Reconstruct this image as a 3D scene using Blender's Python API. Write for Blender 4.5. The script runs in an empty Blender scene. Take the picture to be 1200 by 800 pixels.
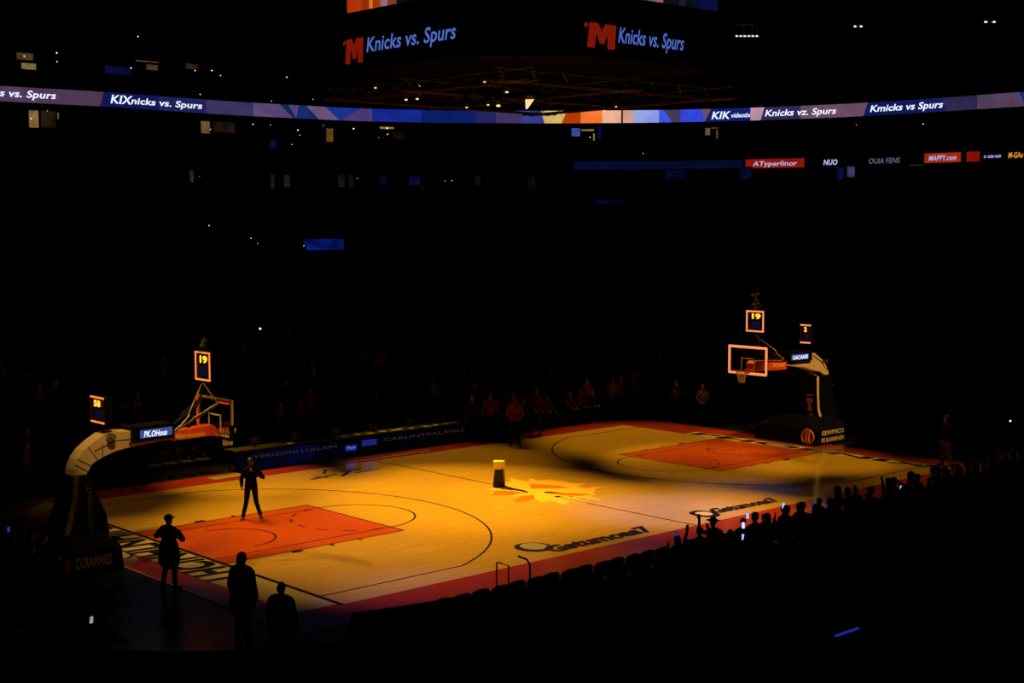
import bpy, bmesh, math, random
from mathutils import Vector, Matrix, Euler
PI = math.pi
random.seed(7)
S = bpy.context.scene
C = S.collection

# ---------------------------------------------------------------- camera
CAM = Vector((-30.987, -33.414, 8.646)); FPX = 1638.5
YAW, PIT, ROL = 0.83355, -0.083714, -0.001547
FW = Vector((math.cos(PIT)*math.cos(YAW), math.cos(PIT)*math.sin(YAW), math.sin(PIT)))
R0 = Vector((math.sin(YAW), -math.cos(YAW), 0)); U0 = R0.cross(FW)
R2 = R0*math.cos(ROL) + U0*math.sin(ROL); U2 = -R0*math.sin(ROL) + U0*math.cos(ROL)
cd = bpy.data.cameras.new('camera'); cam = bpy.data.objects.new('camera', cd); C.objects.link(cam)
cd.sensor_width = 36; cd.lens = 36*FPX/1200; cd.clip_end = 400
m3 = Matrix((R2, U2, -FW)).transposed()
cam.matrix_world = Matrix.Translation(CAM) @ m3.to_4x4()
S.camera = cam
S.view_settings.view_transform = 'Standard'; S.view_settings.look = 'None'
S.view_settings.exposure = 0.0; S.view_settings.gamma = 1.0; S.view_settings.use_curve_mapping = False

# ---------------------------------------------------------------- world and lights
w = bpy.data.worlds.new('dark_hall'); S.world = w; w.use_nodes = True
w.node_tree.nodes['Background'].inputs[0].default_value = (0.1, 0.12, 0.3, 1)
w.node_tree.nodes['Background'].inputs[1].default_value = 0.0006

def spot(name, loc, aim, rad, watts, col=(1, 0.555, 0.035), blend=0.85, size=0.25):
    """a theatre spot hung under the roof: rad is the radius of its pool on the floor"""
    l = bpy.data.lights.new(name, 'SPOT'); l.energy = watts; l.color = col
    d = Vector(aim) - Vector(loc)
    l.spot_size = 2*math.atan(rad/d.length); l.spot_blend = blend; l.shadow_soft_size = size
    o = bpy.data.objects.new(name, l); C.objects.link(o); o.location = loc
    o.rotation_euler = d.to_track_quat('-Z', 'Y').to_euler()
    return o
K = 1.0
SPOTS = [  # position, aim, pool radius, power, edge softness
    ((1, 16, 24), (-2.0, 0.6, 0), 6.0, 66000, .9),
    ((1, 15, 24), (-1.2, -0.2, 0), 2.8, 28000, 1.0),
    ((-9, 15, 24), (-6.3, 0.6, 0), 6.6, 34000, .8),
    ((-18, 16, 24), (-8.8, -0.9, 0), 6.0, 22000, .7),
    ((-7, 16, 24), (-6.0, 7.6, 0), 3.6, 36000, .9),
    ((-9, -13, 24), (-8.4, -4.4, 0), 6.6, 17000, .8),
    ((10, -13, 24), (0.6, -5.0, 0), 5.0, 36000, .9),
    ((17, 14, 24), (10.6, 4.4, 0), 5.4, 24000, .7),
    ((16, 11, 24), (8.4, -0.6, 0), 4.4, 21000, .6),
    ((17, -8, 24), (11.2, -3.0, 0), 3.9, 18000, .8),
    ((18, -13, 24), (12.2, -7.6, 0), 3.6, 7500, .9),
    ((12, -15, 24), (8.2, -8.6, 0), 2.6, 3500, .9),
    ((-16, 17, 24), (-10.8, 6.3, 0), 3.6, 2500, .9),
    ((4, -14, 24), (2.4, -8.6, 0), 3.8, 12000, .9),
    ((-4, -15, 24), (-2.6, -8.5, 0), 3.4, 8000, .9),
    ((5, 17, 24), (1.6, 5.8, 0), 4.6, 14000, .8),
    ((9, -13, 24), (3.0, -6.4, 0), 2.6, 5000, .9),
]
for i, (p, a, r, wt, bl) in enumerate(SPOTS):
    spot('stage_spot_lamp', p, a, r, wt*K, blend=bl)
spot('basket_spot_lamp', (-19, -13, 22), (-13.9, 0, 3.0), 2.2, 12500, (1, .58, .14), .6)
spot('basket_spot_lamp', (-17, -12, 22), (-11.3, 0, 3.1), 1.1, 5000, (1, .55, .12), .6)
spot('basket_spot_lamp', (13, -13, 22), (14.8, -.3, 2.2), 2.9, 25000, (1, .58, .14), .6)
spot('basket_spot_lamp', (-19, -15, 20), (-15.6, -1.2, .5), 1.7, 2200, (1, .58, .14), .8)
spot('band_spot_lamp', (-19, 3, 24), (-13.4, -1.5, 0), 3.0, 5000, (1, .55, .10), .9)
# added violet lights standing in for LED board reflections along the near sideline
for p_, a_, r_, w_ in (((9, -13, 24), (.6, -5.6, 0), 3.2, 45000), ((10, -12, 24), (4.9, -4.9, 0), 2.4, 11000), ((-9, -14, 24), (-10.6, -8.2, 0), 3.0, 12000)):
    spot('added_violet_light', p_, a_, r_, w_, (.14, .17, 1.0), 1.0)
def area(name, loc, aim, sx, sy, watts, col):
    l = bpy.data.lights.new(name, 'AREA'); l.shape = 'RECTANGLE'; l.size = sx; l.size_y = sy; l.energy = watts; l.color = col
    o = bpy.data.objects.new(name, l); C.objects.link(o); o.location = loc
    o.rotation_euler = (Vector(aim)-Vector(loc)).to_track_quat('-Z', 'Y').to_euler(); return o

# ---------------------------------------------------------------- materials
def lin(c):
    return tuple(((x/255)/12.92 if x/255 <= 0.04045 else ((x/255+0.055)/1.055)**2.4) for x in c)
MATS = {}
def mat(name, col, rough=0.6, metal=0.0, spec=0.5, coat=0.0, noise=0.0, nscale=8.0):
    if name in MATS: return MATS[name]
    m = bpy.data.materials.new(name); m.use_nodes = True; nt = m.node_tree; b = nt.nodes['Principled BSDF']
    b.inputs['Base Color'].default_value = (*col, 1); b.inputs['Roughness'].default_value = rough
    b.inputs['Metallic'].default_value = metal; b.inputs['Specular IOR Level'].default_value = spec
    b.inputs['Coat Weight'].default_value = coat
    if noise:
        tc = nt.nodes.new('ShaderNodeTexCoord'); n = nt.nodes.new('ShaderNodeTexNoise'); n.inputs['Scale'].default_value = nscale
        r = nt.nodes.new('ShaderNodeValToRGB')
        r.color_ramp.elements[0].position = .3; r.color_ramp.elements[1].position = .7
        r.color_ramp.elements[0].color = (*[x*(1-noise) for x in col], 1)
        r.color_ramp.elements[1].color = (*[min(1, x*(1+noise)) for x in col], 1)
        nt.links.new(tc.outputs['Object'], n.inputs['Vector']); nt.links.new(n.outputs['Fac'], r.inputs['Fac'])
        nt.links.new(r.outputs['Color'], b.inputs['Base Color'])
    MATS[name] = m; return m
def emit(name, rgb, k=1.0, noise=0.0, nscale=4.0):
    if name in MATS: return MATS[name]
    m = bpy.data.materials.new(name); m.use_nodes = True; nt = m.node_tree; nt.nodes.clear()
    o = nt.nodes.new('ShaderNodeOutputMaterial'); e = nt.nodes.new('ShaderNodeEmission')
    c = lin(rgb); e.inputs[0].default_value = (*c, 1); e.inputs[1].default_value = k
    if noise:
        tc = nt.nodes.new('ShaderNodeTexCoord'); n = nt.nodes.new('ShaderNodeTexNoise'); n.inputs['Scale'].default_value = nscale
        r = nt.nodes.new('ShaderNodeValToRGB')
        r.color_ramp.elements[0].position = .35; r.color_ramp.elements[1].position = .65
        r.color_ramp.elements[0].color = (*[x*(1-noise) for x in c], 1); r.color_ramp.elements[1].color = (*c, 1)
        nt.links.new(tc.outputs['Object'], n.inputs['Vector']); nt.links.new(n.outputs['Fac'], r.inputs['Fac'])
        nt.links.new(r.outputs['Color'], e.inputs[0])
    nt.links.new(e.outputs[0], o.inputs[0]); MATS[name] = m; return m

def wood_floor():
    m = bpy.data.materials.new('maple_court'); m.use_nodes = True; nt = m.node_tree; b = nt.nodes['Principled BSDF']
    tc = nt.nodes.new('ShaderNodeTexCoord'); mp = nt.nodes.new('ShaderNodeMapping')
    nt.links.new(tc.outputs['Object'], mp.inputs['Vector'])
    br = nt.nodes.new('ShaderNodeTexBrick'); br.offset = .37
    br.inputs['Scale'].default_value = 1.0; br.inputs['Brick Width'].default_value = 1.4; br.inputs['Row Height'].default_value = .085
    br.inputs['Mortar Size'].default_value = .0015
    br.inputs['Color1'].default_value = (.68, .42, .11, 1); br.inputs['Color2'].default_value = (.62, .375, .095, 1)
    br.inputs['Mortar'].default_value = (.42, .26, .09, 1)
    nt.links.new(mp.outputs[0], br.inputs['Vector'])
    mp2 = nt.nodes.new('ShaderNodeMapping'); mp2.inputs['Scale'].default_value = (.5, 9, 1)
    n = nt.nodes.new('ShaderNodeTexNoise'); n.inputs['Scale'].default_value = 1.6; n.inputs['Detail'].default_value = 5
    nt.links.new(tc.outputs['Object'], mp2.inputs['Vector']); nt.links.new(mp2.outputs[0], n.inputs['Vector'])
    mx = nt.nodes.new('ShaderNodeMix'); mx.data_type = 'RGBA'; mx.blend_type = 'MULTIPLY'
    r = nt.nodes.new('ShaderNodeValToRGB'); r.color_ramp.elements[0].color = (.82, .80, .76, 1); r.color_ramp.elements[0].position = .3
    r.color_ramp.elements[1].position = .7
    nt.links.new(n.outputs['Fac'], r.inputs['Fac'])
    mx.inputs['Factor'].default_value = 1
    nt.links.new(br.outputs['Color'], mx.inputs['A']); nt.links.new(r.outputs['Color'], mx.inputs['B'])
    nt.links.new(mx.outputs['Result'], b.inputs['Base Color'])
    b.inputs['Roughness'].default_value = .16; b.inputs['Specular IOR Level'].default_value = .55
    return m
M_WOOD = wood_floor()
GL = dict(rough=.17, spec=.55)
M_KEY = mat('key_orange_paint', (.56, .085, .008), **GL)
M_APRON = mat('apron_orange_paint', (.36, .035, .01), **GL)
M_LINE = mat('black_court_paint', (.012, .009, .008), **GL)
M_WHITEP = mat('cream_court_paint', (.62, .52, .36), **GL)
M_CREAM = mat('cream_logo_paint', (.92, .58, .13), **GL)
M_LOGO = mat('orange_logo_paint', (.95, .20, .01), **GL)
M_NAVY = mat('navy_court_paint', (.03, .03, .12), **GL)
M_LILAC = mat('lilac_court_paint', (.45, .42, .55), **GL)
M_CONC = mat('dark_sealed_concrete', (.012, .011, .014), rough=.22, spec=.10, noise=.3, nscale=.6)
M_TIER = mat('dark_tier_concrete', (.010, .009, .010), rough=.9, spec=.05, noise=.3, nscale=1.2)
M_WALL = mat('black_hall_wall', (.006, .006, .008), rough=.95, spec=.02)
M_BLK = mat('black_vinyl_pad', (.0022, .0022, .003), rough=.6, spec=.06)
M_BLKM = mat('black_metal', (.02, .02, .025), rough=.4, metal=.6)
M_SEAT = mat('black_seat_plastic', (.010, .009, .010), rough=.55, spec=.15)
M_BEIGE = mat('cream_stand_paint', (.62, .48, .29), rough=.45, noise=.08, nscale=3)
M_SEAM = mat('dark_panel_seam', (.05, .04, .03), rough=.7)
M_ORPAD = mat('orange_arm_pad', (.85, .10, .02), rough=.5)
M_REDPAD = mat('dark_red_arm_pad', (.16, .012, .008), rough=.6)
M_GOLDT = mat('gold_lettering', (.9, .55, .12), rough=.5)
M_WHT = mat('white_paint', (.8, .78, .74), rough=.5)
M_CHROME = mat('grey_steel', (.45, .42, .38), rough=.35, metal=.8)
M_RIM = mat('orange_rim_paint', (.9, .16, .02), rough=.4)
M_NET = mat('white_net_cord', (.75, .72, .65), rough=.8)
M_DIMT = mat('grey_lettering', (.22, .19, .15), rough=.6)
def glass_mat():
    m = bpy.data.materials.new('clear_acrylic'); m.use_nodes = True; nt = m.node_tree; nt.nodes.clear()
    o = nt.nodes.new('ShaderNodeOutputMaterial'); t = nt.nodes.new('ShaderNodeBsdfTransparent'); g = nt.nodes.new('ShaderNodeBsdfGlossy')
    t.inputs[0].default_value = (.93, .93, .95, 1); g.inputs['Roughness'].default_value = .05
    mx = nt.nodes.new('ShaderNodeMixShader'); mx.inputs[0].default_value = .05
    nt.links.new(t.outputs[0], mx.inputs[1]); nt.links.new(g.outputs[0], mx.inputs[2]); nt.links.new(mx.outputs[0], o.inputs[0])
    return m
M_GLASS = glass_mat()
E_RED = emit('orange_red_led', (255, 146, 92), 1.1)
E_REDD = emit('deep_red_led', (225, 50, 18), 1.0)
E_DIG = emit('yellow_digit_led', (255, 205, 50), 1.4)
E_BLUE = emit('dim_blue_screen', (13, 13, 42), 1.0)
E_WHT = emit('white_led', (220, 228, 255), 1.2)

# ---------------------------------------------------------------- helpers
def mark(o, label=None, cat=None, group=None, kind=None):
    if label: o['label'] = label
    if cat: o['category'] = cat
    if group: o['group'] = group
    if kind: o['kind'] = kind
    return o
def empty(name, loc=(0, 0, 0), rz=0):
    o = bpy.data.objects.new(name, None); C.objects.link(o); o.location = loc; o.rotation_euler = (0, 0, rz); o.empty_display_size = .1
    return o
class MB:
    def __init__(s): s.v = []; s.f = []; s.m = []
    def add(s, vs, fs, mi=0):
        n = len(s.v); s.v += [tuple(v) for v in vs]; s.f += [tuple(i+n for i in f) for f in fs]; s.m += [mi]*len(fs)
    def box(s, c, d, rot=None, mi=0):
        vs = []
        for x in (-.5, .5):
            for y in (-.5, .5):
                for z in (-.5, .5):
                    p = Vector((x*d[0], y*d[1], z*d[2]))
                    if rot: p = rot @ p
                    vs.append(p+Vector(c))
        s.add(vs, [(0, 1, 3, 2), (4, 6, 7, 5), (0, 4, 5, 1), (2, 3, 7, 6), (0, 2, 6, 4), (1, 5, 7, 3)], mi)
    def tube(s, pts, r, seg=8, closed=False, mi=0, r1=None):
        pts = [Vector(p) for p in pts]; n = len(pts); rings = []
        prev = None
        for i, p in enumerate(pts):
            a = pts[(i-1) % n] if (closed or i > 0) else p; b = pts[(i+1) % n] if (closed or i < n-1) else p
            t = (b-a).normalized()
            ref = prev if prev is not None else (Vector((0, 0, 1)) if abs(t.z) < .9 else Vector((1, 0, 0)))
            x = (ref - t*ref.dot(t)).normalized(); prev = x; y = t.cross(x)
            rr = r if r1 is None else r+(r1-r)*i/(n-1)
            rings.append([p+(x*math.cos(2*PI*k/seg)+y*math.sin(2*PI*k/seg))*rr for k in range(seg)])
        vs = [q for R in rings for q in R]; fs = []
        for i in range(n if closed else n-1):
            j = (i+1) % n
            for k in range(seg): fs.append((i*seg+k, i*seg+(k+1) % seg, j*seg+(k+1) % seg, j*seg+k))
        if not closed: fs += [tuple(reversed(range(seg))), tuple((n-1)*seg+k for k in range(seg))]
        s.add(vs, fs, mi)
    def lathe(s, prof, seg=24, c=(0, 0, 0), mi=0):
        vs = [(c[0]+r*math.cos(2*PI*k/seg), c[1]+r*math.sin(2*PI*k/seg), c[2]+z) for r, z in prof for k in range(seg)]
        fs = [(i*seg+k, i*seg+(k+1) % seg, (i+1)*seg+(k+1) % seg, (i+1)*seg+k) for i in range(len(prof)-1) for k in range(seg)]
        fs += [tuple(reversed(range(seg))), tuple((len(prof)-1)*seg+k for k in range(seg))]
        s.add(vs, fs, mi)
    def prism(s, poly, f0, f1, mi=0):
        """poly: 2-D outline; f0/f1 map (a,b) to the two faces"""
        n = len(poly); vs = [f0(*p) for p in poly]+[f1(*p) for p in poly]
        s.add(vs, [tuple(range(n)), tuple(reversed(range(n, 2*n)))]+[(i, (i+1) % n, n+(i+1) % n, n+i) for i in range(n)], mi)
    def flat(s, poly, z, mi=0, th=.002):
        s.prism(poly, lambda x, y: (x, y, z), lambda x, y: (x, y, z-th), mi)
    def build(s, name, mats, parent=None, smooth=False, bevel=0):
        me = bpy.data.meshes.new(name); me.from_pydata(s.v, [], s.f)
        for mm in (mats if isinstance(mats, (list, tuple)) else [mats]): me.materials.append(mm)
        me.polygons.foreach_set('material_index', s.m)
        bm = bmesh.new(); bm.from_mesh(me); bmesh.ops.recalc_face_normals(bm, faces=bm.faces); bm.to_mesh(me); bm.free()
        if smooth: me.polygons.foreach_set('use_smooth', [True]*len(me.polygons))
        o = bpy.data.objects.new(name, me); C.objects.link(o)
        if parent: o.parent = parent
        if bevel:
            b = o.modifiers.new('edge', 'BEVEL'); b.width = bevel; b.segments = 2; b.limit_method = 'ANGLE'
        return o
def copy_tree(o, parent=None):
    c = o.copy(); C.objects.link(c)
    if parent: c.parent = parent
    for ch in list(o.children): copy_tree(ch, c)
    return c
_txt = {}
def text_geo(s, bold=.02):
    """2-D lettering as triangles: (verts, faces, width) with cap height about 1"""
    key = (s, bold)
    if key in _txt: return _txt[key]
    cu = bpy.data.curves.new('t', 'FONT'); cu.body = s; cu.size = 1.4; cu.offset = bold; cu.resolution_u = 3; cu.space_character = 1.02
    o = bpy.data.objects.new('t', cu); C.objects.link(o)
    dg = bpy.context.evaluated_depsgraph_get(); ev = o.evaluated_get(dg); me = ev.to_mesh()
    vs = [v.co.copy() for v in me.vertices]; fs = [tuple(p.vertices) for p in me.polygons]
    ev.to_mesh_clear(); bpy.data.objects.remove(o); bpy.data.curves.remove(cu)
    x0 = min(v.x for v in vs); x1 = max(v.x for v in vs)
    _txt[key] = ([(v.x-x0, v.y) for v in vs], fs, x1-x0); return _txt[key]
def text_mb(s, fn, width, height, slant=0., bold=.02, cut=0.0):
    """lettering mapped by fn(a in 0..width, b up)"""
    vs, fs, w0 = text_geo(s, bold); mb = MB()
    if cut:   # subdivide long faces so the lettering follows a curved board
        pass
    mb.add([fn(x/w0*width+slant*y*height, y*height) for x, y in vs], fs)
    return mb
def bp(u, v, ax, val):
    d = FW*FPX + R2*(u-600) + U2*(400-v)
    return CAM + d*((val-CAM[ax])/d[ax])

# ---------------------------------------------------------------- hall shell
L, W, KW, FT = 12.8, 7.62, 2.44, 5.79
fl = MB(); fl.box((0, 0, -.06), (120, 110, .10)); fl.build('floor', M_CONC)['kind'] = 'structure'
cr = MB(); cr.box((0, 0, -.004), (2*L, 2*W, .016)); court = cr.build('court_floor', M_WOOD); court['kind'] = 'structure'
ap = MB()
AX, AY0, AY1 = 14.85, -9.0, 9.0
for c_, d_ in (((0, (W+AY1)/2, -.004), (2*AX, AY1-W, .016)), ((0, (-W+AY0)/2, -.004), (2*AX, -AY0-W, .016)),
               ((-(L+AX)/2, 0, -.004), (AX-L, 2*W, .016)), (((L+AX)/2, 0, -.004), (AX-L, 2*W, .016))):
    ap.box(c_, d_)
apron = ap.build('court_apron_floor', M_APRON); apron['kind'] = 'structure'
Z1, Z2, Z3 = .0062, .0085, .0108
# keys and logos painted on the court
def line(mb, a, b, wd, z=Z2):
    a = Vector(a); b = Vector(b); t = (b-a).normalized(); n = Vector((-t.y, t.x))*wd/2
    mb.flat([tuple(a-n), tuple(b-n), tuple(b+n), tuple(a+n)], z)
def arc(mb, c, r, a0, a1, wd, z=Z2, n=40):
    for i in range(n):
        p = a0+(a1-a0)*i/n; q = a0+(a1-a0)*(i+1)/n; e = .0
        mb.flat([(c[0]+(r-wd/2)*math.cos(p), c[1]+(r-wd/2)*math.sin(p)), (c[0]+(r+wd/2)*math.cos(p), c[1]+(r+wd/2)*math.sin(p)),
                 (c[0]+(r+wd/2)*math.cos(q), c[1]+(r+wd/2)*math.sin(q)), (c[0]+(r-wd/2)*math.cos(q), c[1]+(r-wd/2)*math.sin(q))], z)
LW = .055
for s in (-1, 1):
    k = MB(); k.flat([(s*L, -KW), (s*(L-FT), -KW), (s*(L-FT), KW), (s*L, KW)][::s], Z1)
    k.build('painted_key', M_KEY, court)
    k = MB(); 
    for y in (-KW, KW): line(k, (s*L, y), (s*(L-FT), y), LW)
    line(k, (s*(L-FT), -KW), (s*(L-FT), KW), LW)
    for y in (-1.83, 1.83): line(k, (s*L, y), (s*(L-FT), y), LW*.8)
    for y in (-1, 1):                                   # lane blocks outside the key
        for x, ww in ((2.13, .32), (3.25, .10), (4.2, .07)):
            line(k, (s*(L-x), y*(KW+.02)), (s*(L-x), y*(KW+.2)), ww)
    k.build('key_line', M_LINE, court)
    k = MB(); arc(k, (s*(L-FT), 0), 1.83, PI/2 if s > 0 else -PI/2, 3*PI/2 if s > 0 else PI/2, LW)
    for i in range(7):                                  # dashed inner half of the free throw circle
        a = (PI/2 if s < 0 else -PI/2)+PI*(i+.25)/7
        arc(k, (s*(L-FT), 0), 1.83, a, a+PI/14, LW, n=4)
    k.build('free_throw_circle', M_LINE, court)
    k = MB(); arc(k, (s*(L-1.6), 0), 1.26, PI/2 if s > 0 else -PI/2, 3*PI/2 if s > 0 else PI/2, LW); k.build('restricted_arc', M_LINE, court)
    k = MB(); a0 = math.asin(6.71/7.24); bx = 7.24*math.cos(a0)
    arc(k, (s*(L-1.6), 0), 7.24, (PI-a0 if s > 0 else -a0), (PI+a0 if s > 0 else a0), LW, n=90)
    for y in (-6.71, 6.71): line(k, (s*L, y), (s*(L-1.6-bx), y), LW)
    k.build('three_point_line', M_LINE, court)
k = MB(); line(k, (-.42, -W), (-.44, -2.05), LW); line(k, (-.50, .85), (-.58, W), LW); k.build('centre_line', M_LINE, court)
k = MB(); line(k, (-L-.03, -W-.05), (-L-.03, W), .13, Z2); k.build('baseline', M_LINE, court)
# centre emblem: pale spiky sun, orange slabs, black strokes
cl = MB(); cx, cy = .10, -.80; pts = []
rnd = random.Random(3)
for i in range(36):
    a = 2*PI*(i+rnd.uniform(-.25, .25))/36; rr = (2.7 if i % 2 == 0 else 2.1)*rnd.uniform(.78, 1.08)
    ex = 1.0
    pts.append((cx+rr*math.cos(a)*.72 + rr*math.sin(a)*.10, cy+rr*math.sin(a)*.88))
n = len(pts); cl.add([(cx, cy, Z1)]+[(x, y, Z1) for x, y in pts], [(0, 1+i, 1+(i+1) % n) for i in range(n)])
cl.build('sunburst_emblem', M_CREAM, court)
def gpix(lst, z): return [tuple(bp(u, v, 2, 0).xy) for u, v in lst]
og = MB()
for pl in ([(577, 580), (580, 575), (600, 575), (610, 578), (600, 580.5)], [(602, 588), (611, 581), (625, 580), (627, 584), (615, 588)],
           [(621, 567), (655, 569), (668, 571.5), (650, 572.5), (622, 572.5)], [(637, 577), (655, 577), (693, 579), (680, 581), (660, 580.5)],
           [(676, 571.5), (694, 572), (690, 569.5)]):
    og.flat(gpix(pl, 0), Z2)
og.build('orange_logo_slab', M_LOGO, court)
bk = MB()
for pl in ([(593, 572), (604, 572.5), (614, 574.5), (620, 577), (618, 577.6), (608, 575.2), (595, 573.8)], [(637, 576.3), (645, 576.2), (660, 577.8), (640, 578)],
           [(649, 581.6), (655, 581), (659, 582), (653, 583)], [(667, 582), (670, 581.6), (672, 583)], [(599, 575.5), (616, 578.4), (613, 578.6)]):
    bk.flat(gpix(pl, 0), Z3)
bk.build('black_logo_stroke', M_LINE, court)
# writing on the floor
def ground_text(s, p0, p1, h, m, nm, slant=0, bold=.03, z=Z3):
    p0 = Vector(p0); p1 = Vector(p1); t = (p1-p0); wd = t.length; t.normalize(); nn = Vector((-t.y, t.x))
    mb = text_mb(s, lambda a, b: (p0.x+t.x*a+nn.x*b, p0.y+t.y*a+nn.y*b, z), wd, h, slant, bold)
    return mb.build(nm, m, court)
ground_text('Gstumoas7', (-5.75, -7.25), (-1.75, -7.25), .62, M_LINE, 'sideline_lettering', .2, .08)
ground_text('Gstumoas7', (1.35, -6.95), (4.3, -7.1), .55, M_LINE, 'sideline_lettering', .2, .08)
for (ex, ey, rx, ry, mm, zz) in ((-5.72, -6.45, .52, .55, M_NAVY, Z2), (-5.66, -6.38, .36, .40, M_LILAC, Z3), (1.0, -6.75, .40, .5, M_LINE, Z2), (1.0, -6.72, .24, .28, M_CREAM, Z3)):
    k = MB(); k.flat([(ex+rx*math.cos(2*PI*i/28), ey+ry*math.sin(2*PI*i/28)) for i in range(28)], zz); k.build('sideline_emblem', mm, court)
k = MB()
for a, b, wd in (((-4.5, 5.95), (-3.2, 6.25), .12), ((-3.3, 5.8), (-2.5, 6.45), .14), ((-2.9, 6.5), (-1.6, 6.35), .10), ((-3.5, 6.6), (-3.0, 7.2), .08), ((-2.6, 6.0), (-1.5, 6.05), .09), ((-4.1, 6.35), (-3.8, 5.9), .1), ((-2.9, 6.9), (-2.1, 6.6), .08)):
    line(k, a, b, wd)
k.build('signature_stroke', M_LINE, court)
k = MB(); 
for x in (-2.35, -2.05, -1.8): line(k, (x, 6.12), (x+.12, 6.28), .12, Z3)
k.build('signature_highlight', M_LILAC, court)
# lettered bands beyond the baselines
b1 = MB(); b1.flat([(-L-.1, -7.5), (-L-.1, 4.6), (-14.0, 4.6), (-14.0, -7.5)], Z1); band = b1.build('baseline_band', M_WHITEP, apron)
b1 = MB(); b1.flat([(L+.02, -7.6), (L+.75, -7.6), (L+.75, 4.2), (L+.02, 4.2)], Z1); b1.build('baseline_band', M_WHITEP, apron)
def band_text(s, x0, y0, y1, h, sx, m=M_LINE):
    t = 1 if y1 > y0 else -1
    mb = text_mb(s, lambda a, b: (x0-sx*b, y0+t*a, Z3), abs(y1-y0), h, .12, .06); mb.build('baseline_lettering', m, apron)
band_text('LHCINHLNHINX', -L-.20, -3.9, 4.5, 1.06, 1)
band_text('PHOENIX', L+.1, 4.0, -7.3, .55, -1)
k = MB(); line(k, (-13.0, 4.1), (-13.9, 4.1), 1.1, Z2); k.build('band_block', M_APRON, apron)
k = MB(); k.flat([(-14.5+.42*math.cos(2*PI*i/28), .2+.95*math.sin(2*PI*i/28)) for i in range(28)], Z1); k.build('apron_emblem', M_LILAC, apron)
k = MB(); arc(k, (-14.5, .2), .42, -PI*.9, PI*.1, .09, Z2); k.build('apron_emblem_ring', M_NAVY, apron)
k = MB(); line(k, (-AX+.03, -9), (-AX+.03, 9), .045, Z1); k.build('apron_border_line', M_WHITEP, apron)
k = MB(); line(k, (-6.9, 8.4), (-5.4, 8.5), .55, Z1); k.build('apron_patch', M_DIMT, apron)
k = MB(); line(k, (-2.6, 7.9), (2.4, 8.05), .16, Z1); k.build('apron_lettering_strip', M_DIMT, apron)
k = MB(); line(k, (-14.0, 6.9), (-12.6, 8.1), .7, Z1); k.build('apron_patch', M_DIMT, apron)

# bowl: rings of a rounded rectangle
import bisect
RU = [0, 125, 300, 420, 500, 600, 700, 800, 877, 1000, 1200]; RP = [151, 144, 132, 126, 123.8, 123, 123, 124, 125.8, 130.5, 143]
A0, B0, N0 = 49.0, 46.0, 3.1
def sup(th, a, b, n=N0):
    c, s = math.cos(th), math.sin(th)
    r = (abs(c/a)**n+abs(s/b)**n)**(-1/n); return r*c, r*s
TH, ER = [], []
for u, q in zip(RU, RP):
    pt = CAM + (FW+R2*((u-600)/FPX))*(7.4*FPX/q)
    th = math.atan2(pt.y, pt.x); x, y = sup(th, A0, B0)
    TH.append(th); ER.append(math.hypot(pt.x, pt.y)/math.hypot(x, y))
_z = sorted(zip(TH, ER)); TH = [a for a, b in _z]; ER = [b for a, b in _z]
def wallp(th, off=0.):
    """a point of the bowl's front wall at angle th, off metres inside it"""
    t = math.atan2(math.sin(th), math.cos(th))
    if TH[0] <= t <= TH[-1]:
        i = min(max(bisect.bisect(TH, t)-1, 0), len(TH)-2); f = (t-TH[i])/(TH[i+1]-TH[i]); f = f*f*(3-2*f); e = ER[i]*(1-f)+ER[i+1]*f
    else:
        d = min(abs(t-TH[0]), abs(t-TH[-1])); e0 = ER[0] if abs(t-TH[0]) < abs(t-TH[-1]) else ER[-1]; e = 1+(e0-1)*max(0, 1-d/.4)
    x, y = sup(th, A0, B0); r = math.hypot(x, y); k = (r*e-off)/r
    return x*k, y*k
def uang(u):
    """angle on the wall seen at picture column u"""
    dx, dy = FW.x+R2.x*(u-600)/FPX, FW.y+R2.y*(u-600)/FPX
    lo, hi = 20., 200.
    for _ in range(50):
        t = (lo+hi)/2; x, y = CAM.x+dx*t, CAM.y+dy*t; th = math.atan2(y, x); wx, wy = wallp(th)
        if math.hypot(x, y) < math.hypot(wx, wy): lo = t
        else: hi = t
    return th
def ring_mesh(name, rings, m, seg=144):
    mb = MB(); vs = []; n = len(rings)
    for fn in rings:
        for k in range(seg): vs.append(fn(2*PI*k/seg))
    mb.add(vs, [(i*seg+k, i*seg+(k+1) % seg, (i+1)*seg+(k+1) % seg, (i+1)*seg+k) for i in range(n-1) for k in range(seg)])
    o = mb.build(name, m); o['kind'] = 'structure'; return o
NR = 28; TA, TB, TZ, DT = 20.0, 12.1, .27, .9
def tier(k): return TA+DT*k, TB+DT*k, .1+TZ*k
rings = []
for k in range(NR):
    a, b, z = tier(k); zp = 0 if k == 0 else tier(k-1)[2]
    rings.append(lambda th, a=a, b=b, z=zp: (*sup(th, a, b), z)); rings.append(lambda th, a=a, b=b, z=z: (*sup(th, a, b), z))
a1, b1_, z1 = tier(NR-1)
for j in range(1, 9):
    f = j/8; zz = z1+(9.95-z1)*f; zq = z1+(9.95-z1)*(j-1)/8
    def mix(th, f=f, z=zz):
        x, y = sup(th, a1+.9, b1_+.9); X, Y = wallp(th, .4); return (x+(X-x)*f, y+(Y-y)*f, z)
    rings.append(lambda th, mix=mix, zq=zq: (*mix(th)[:2], zq)); rings.append(mix)
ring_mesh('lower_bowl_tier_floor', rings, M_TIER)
ring_mesh('wall_bowl', [lambda th, z=z, o=o: (*wallp(th, o), z) for z, o in ((9.9, -.1), (12.4, -.1), (12.4, .25), (13.15, .25), (13.15, -.1), (15.5, -.1), (15.5, .3), (16.62, .3), (16.62, -.2), (17.3, -1.5), (21, -8), (30, -14))], M_WALL, 900)
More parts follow.
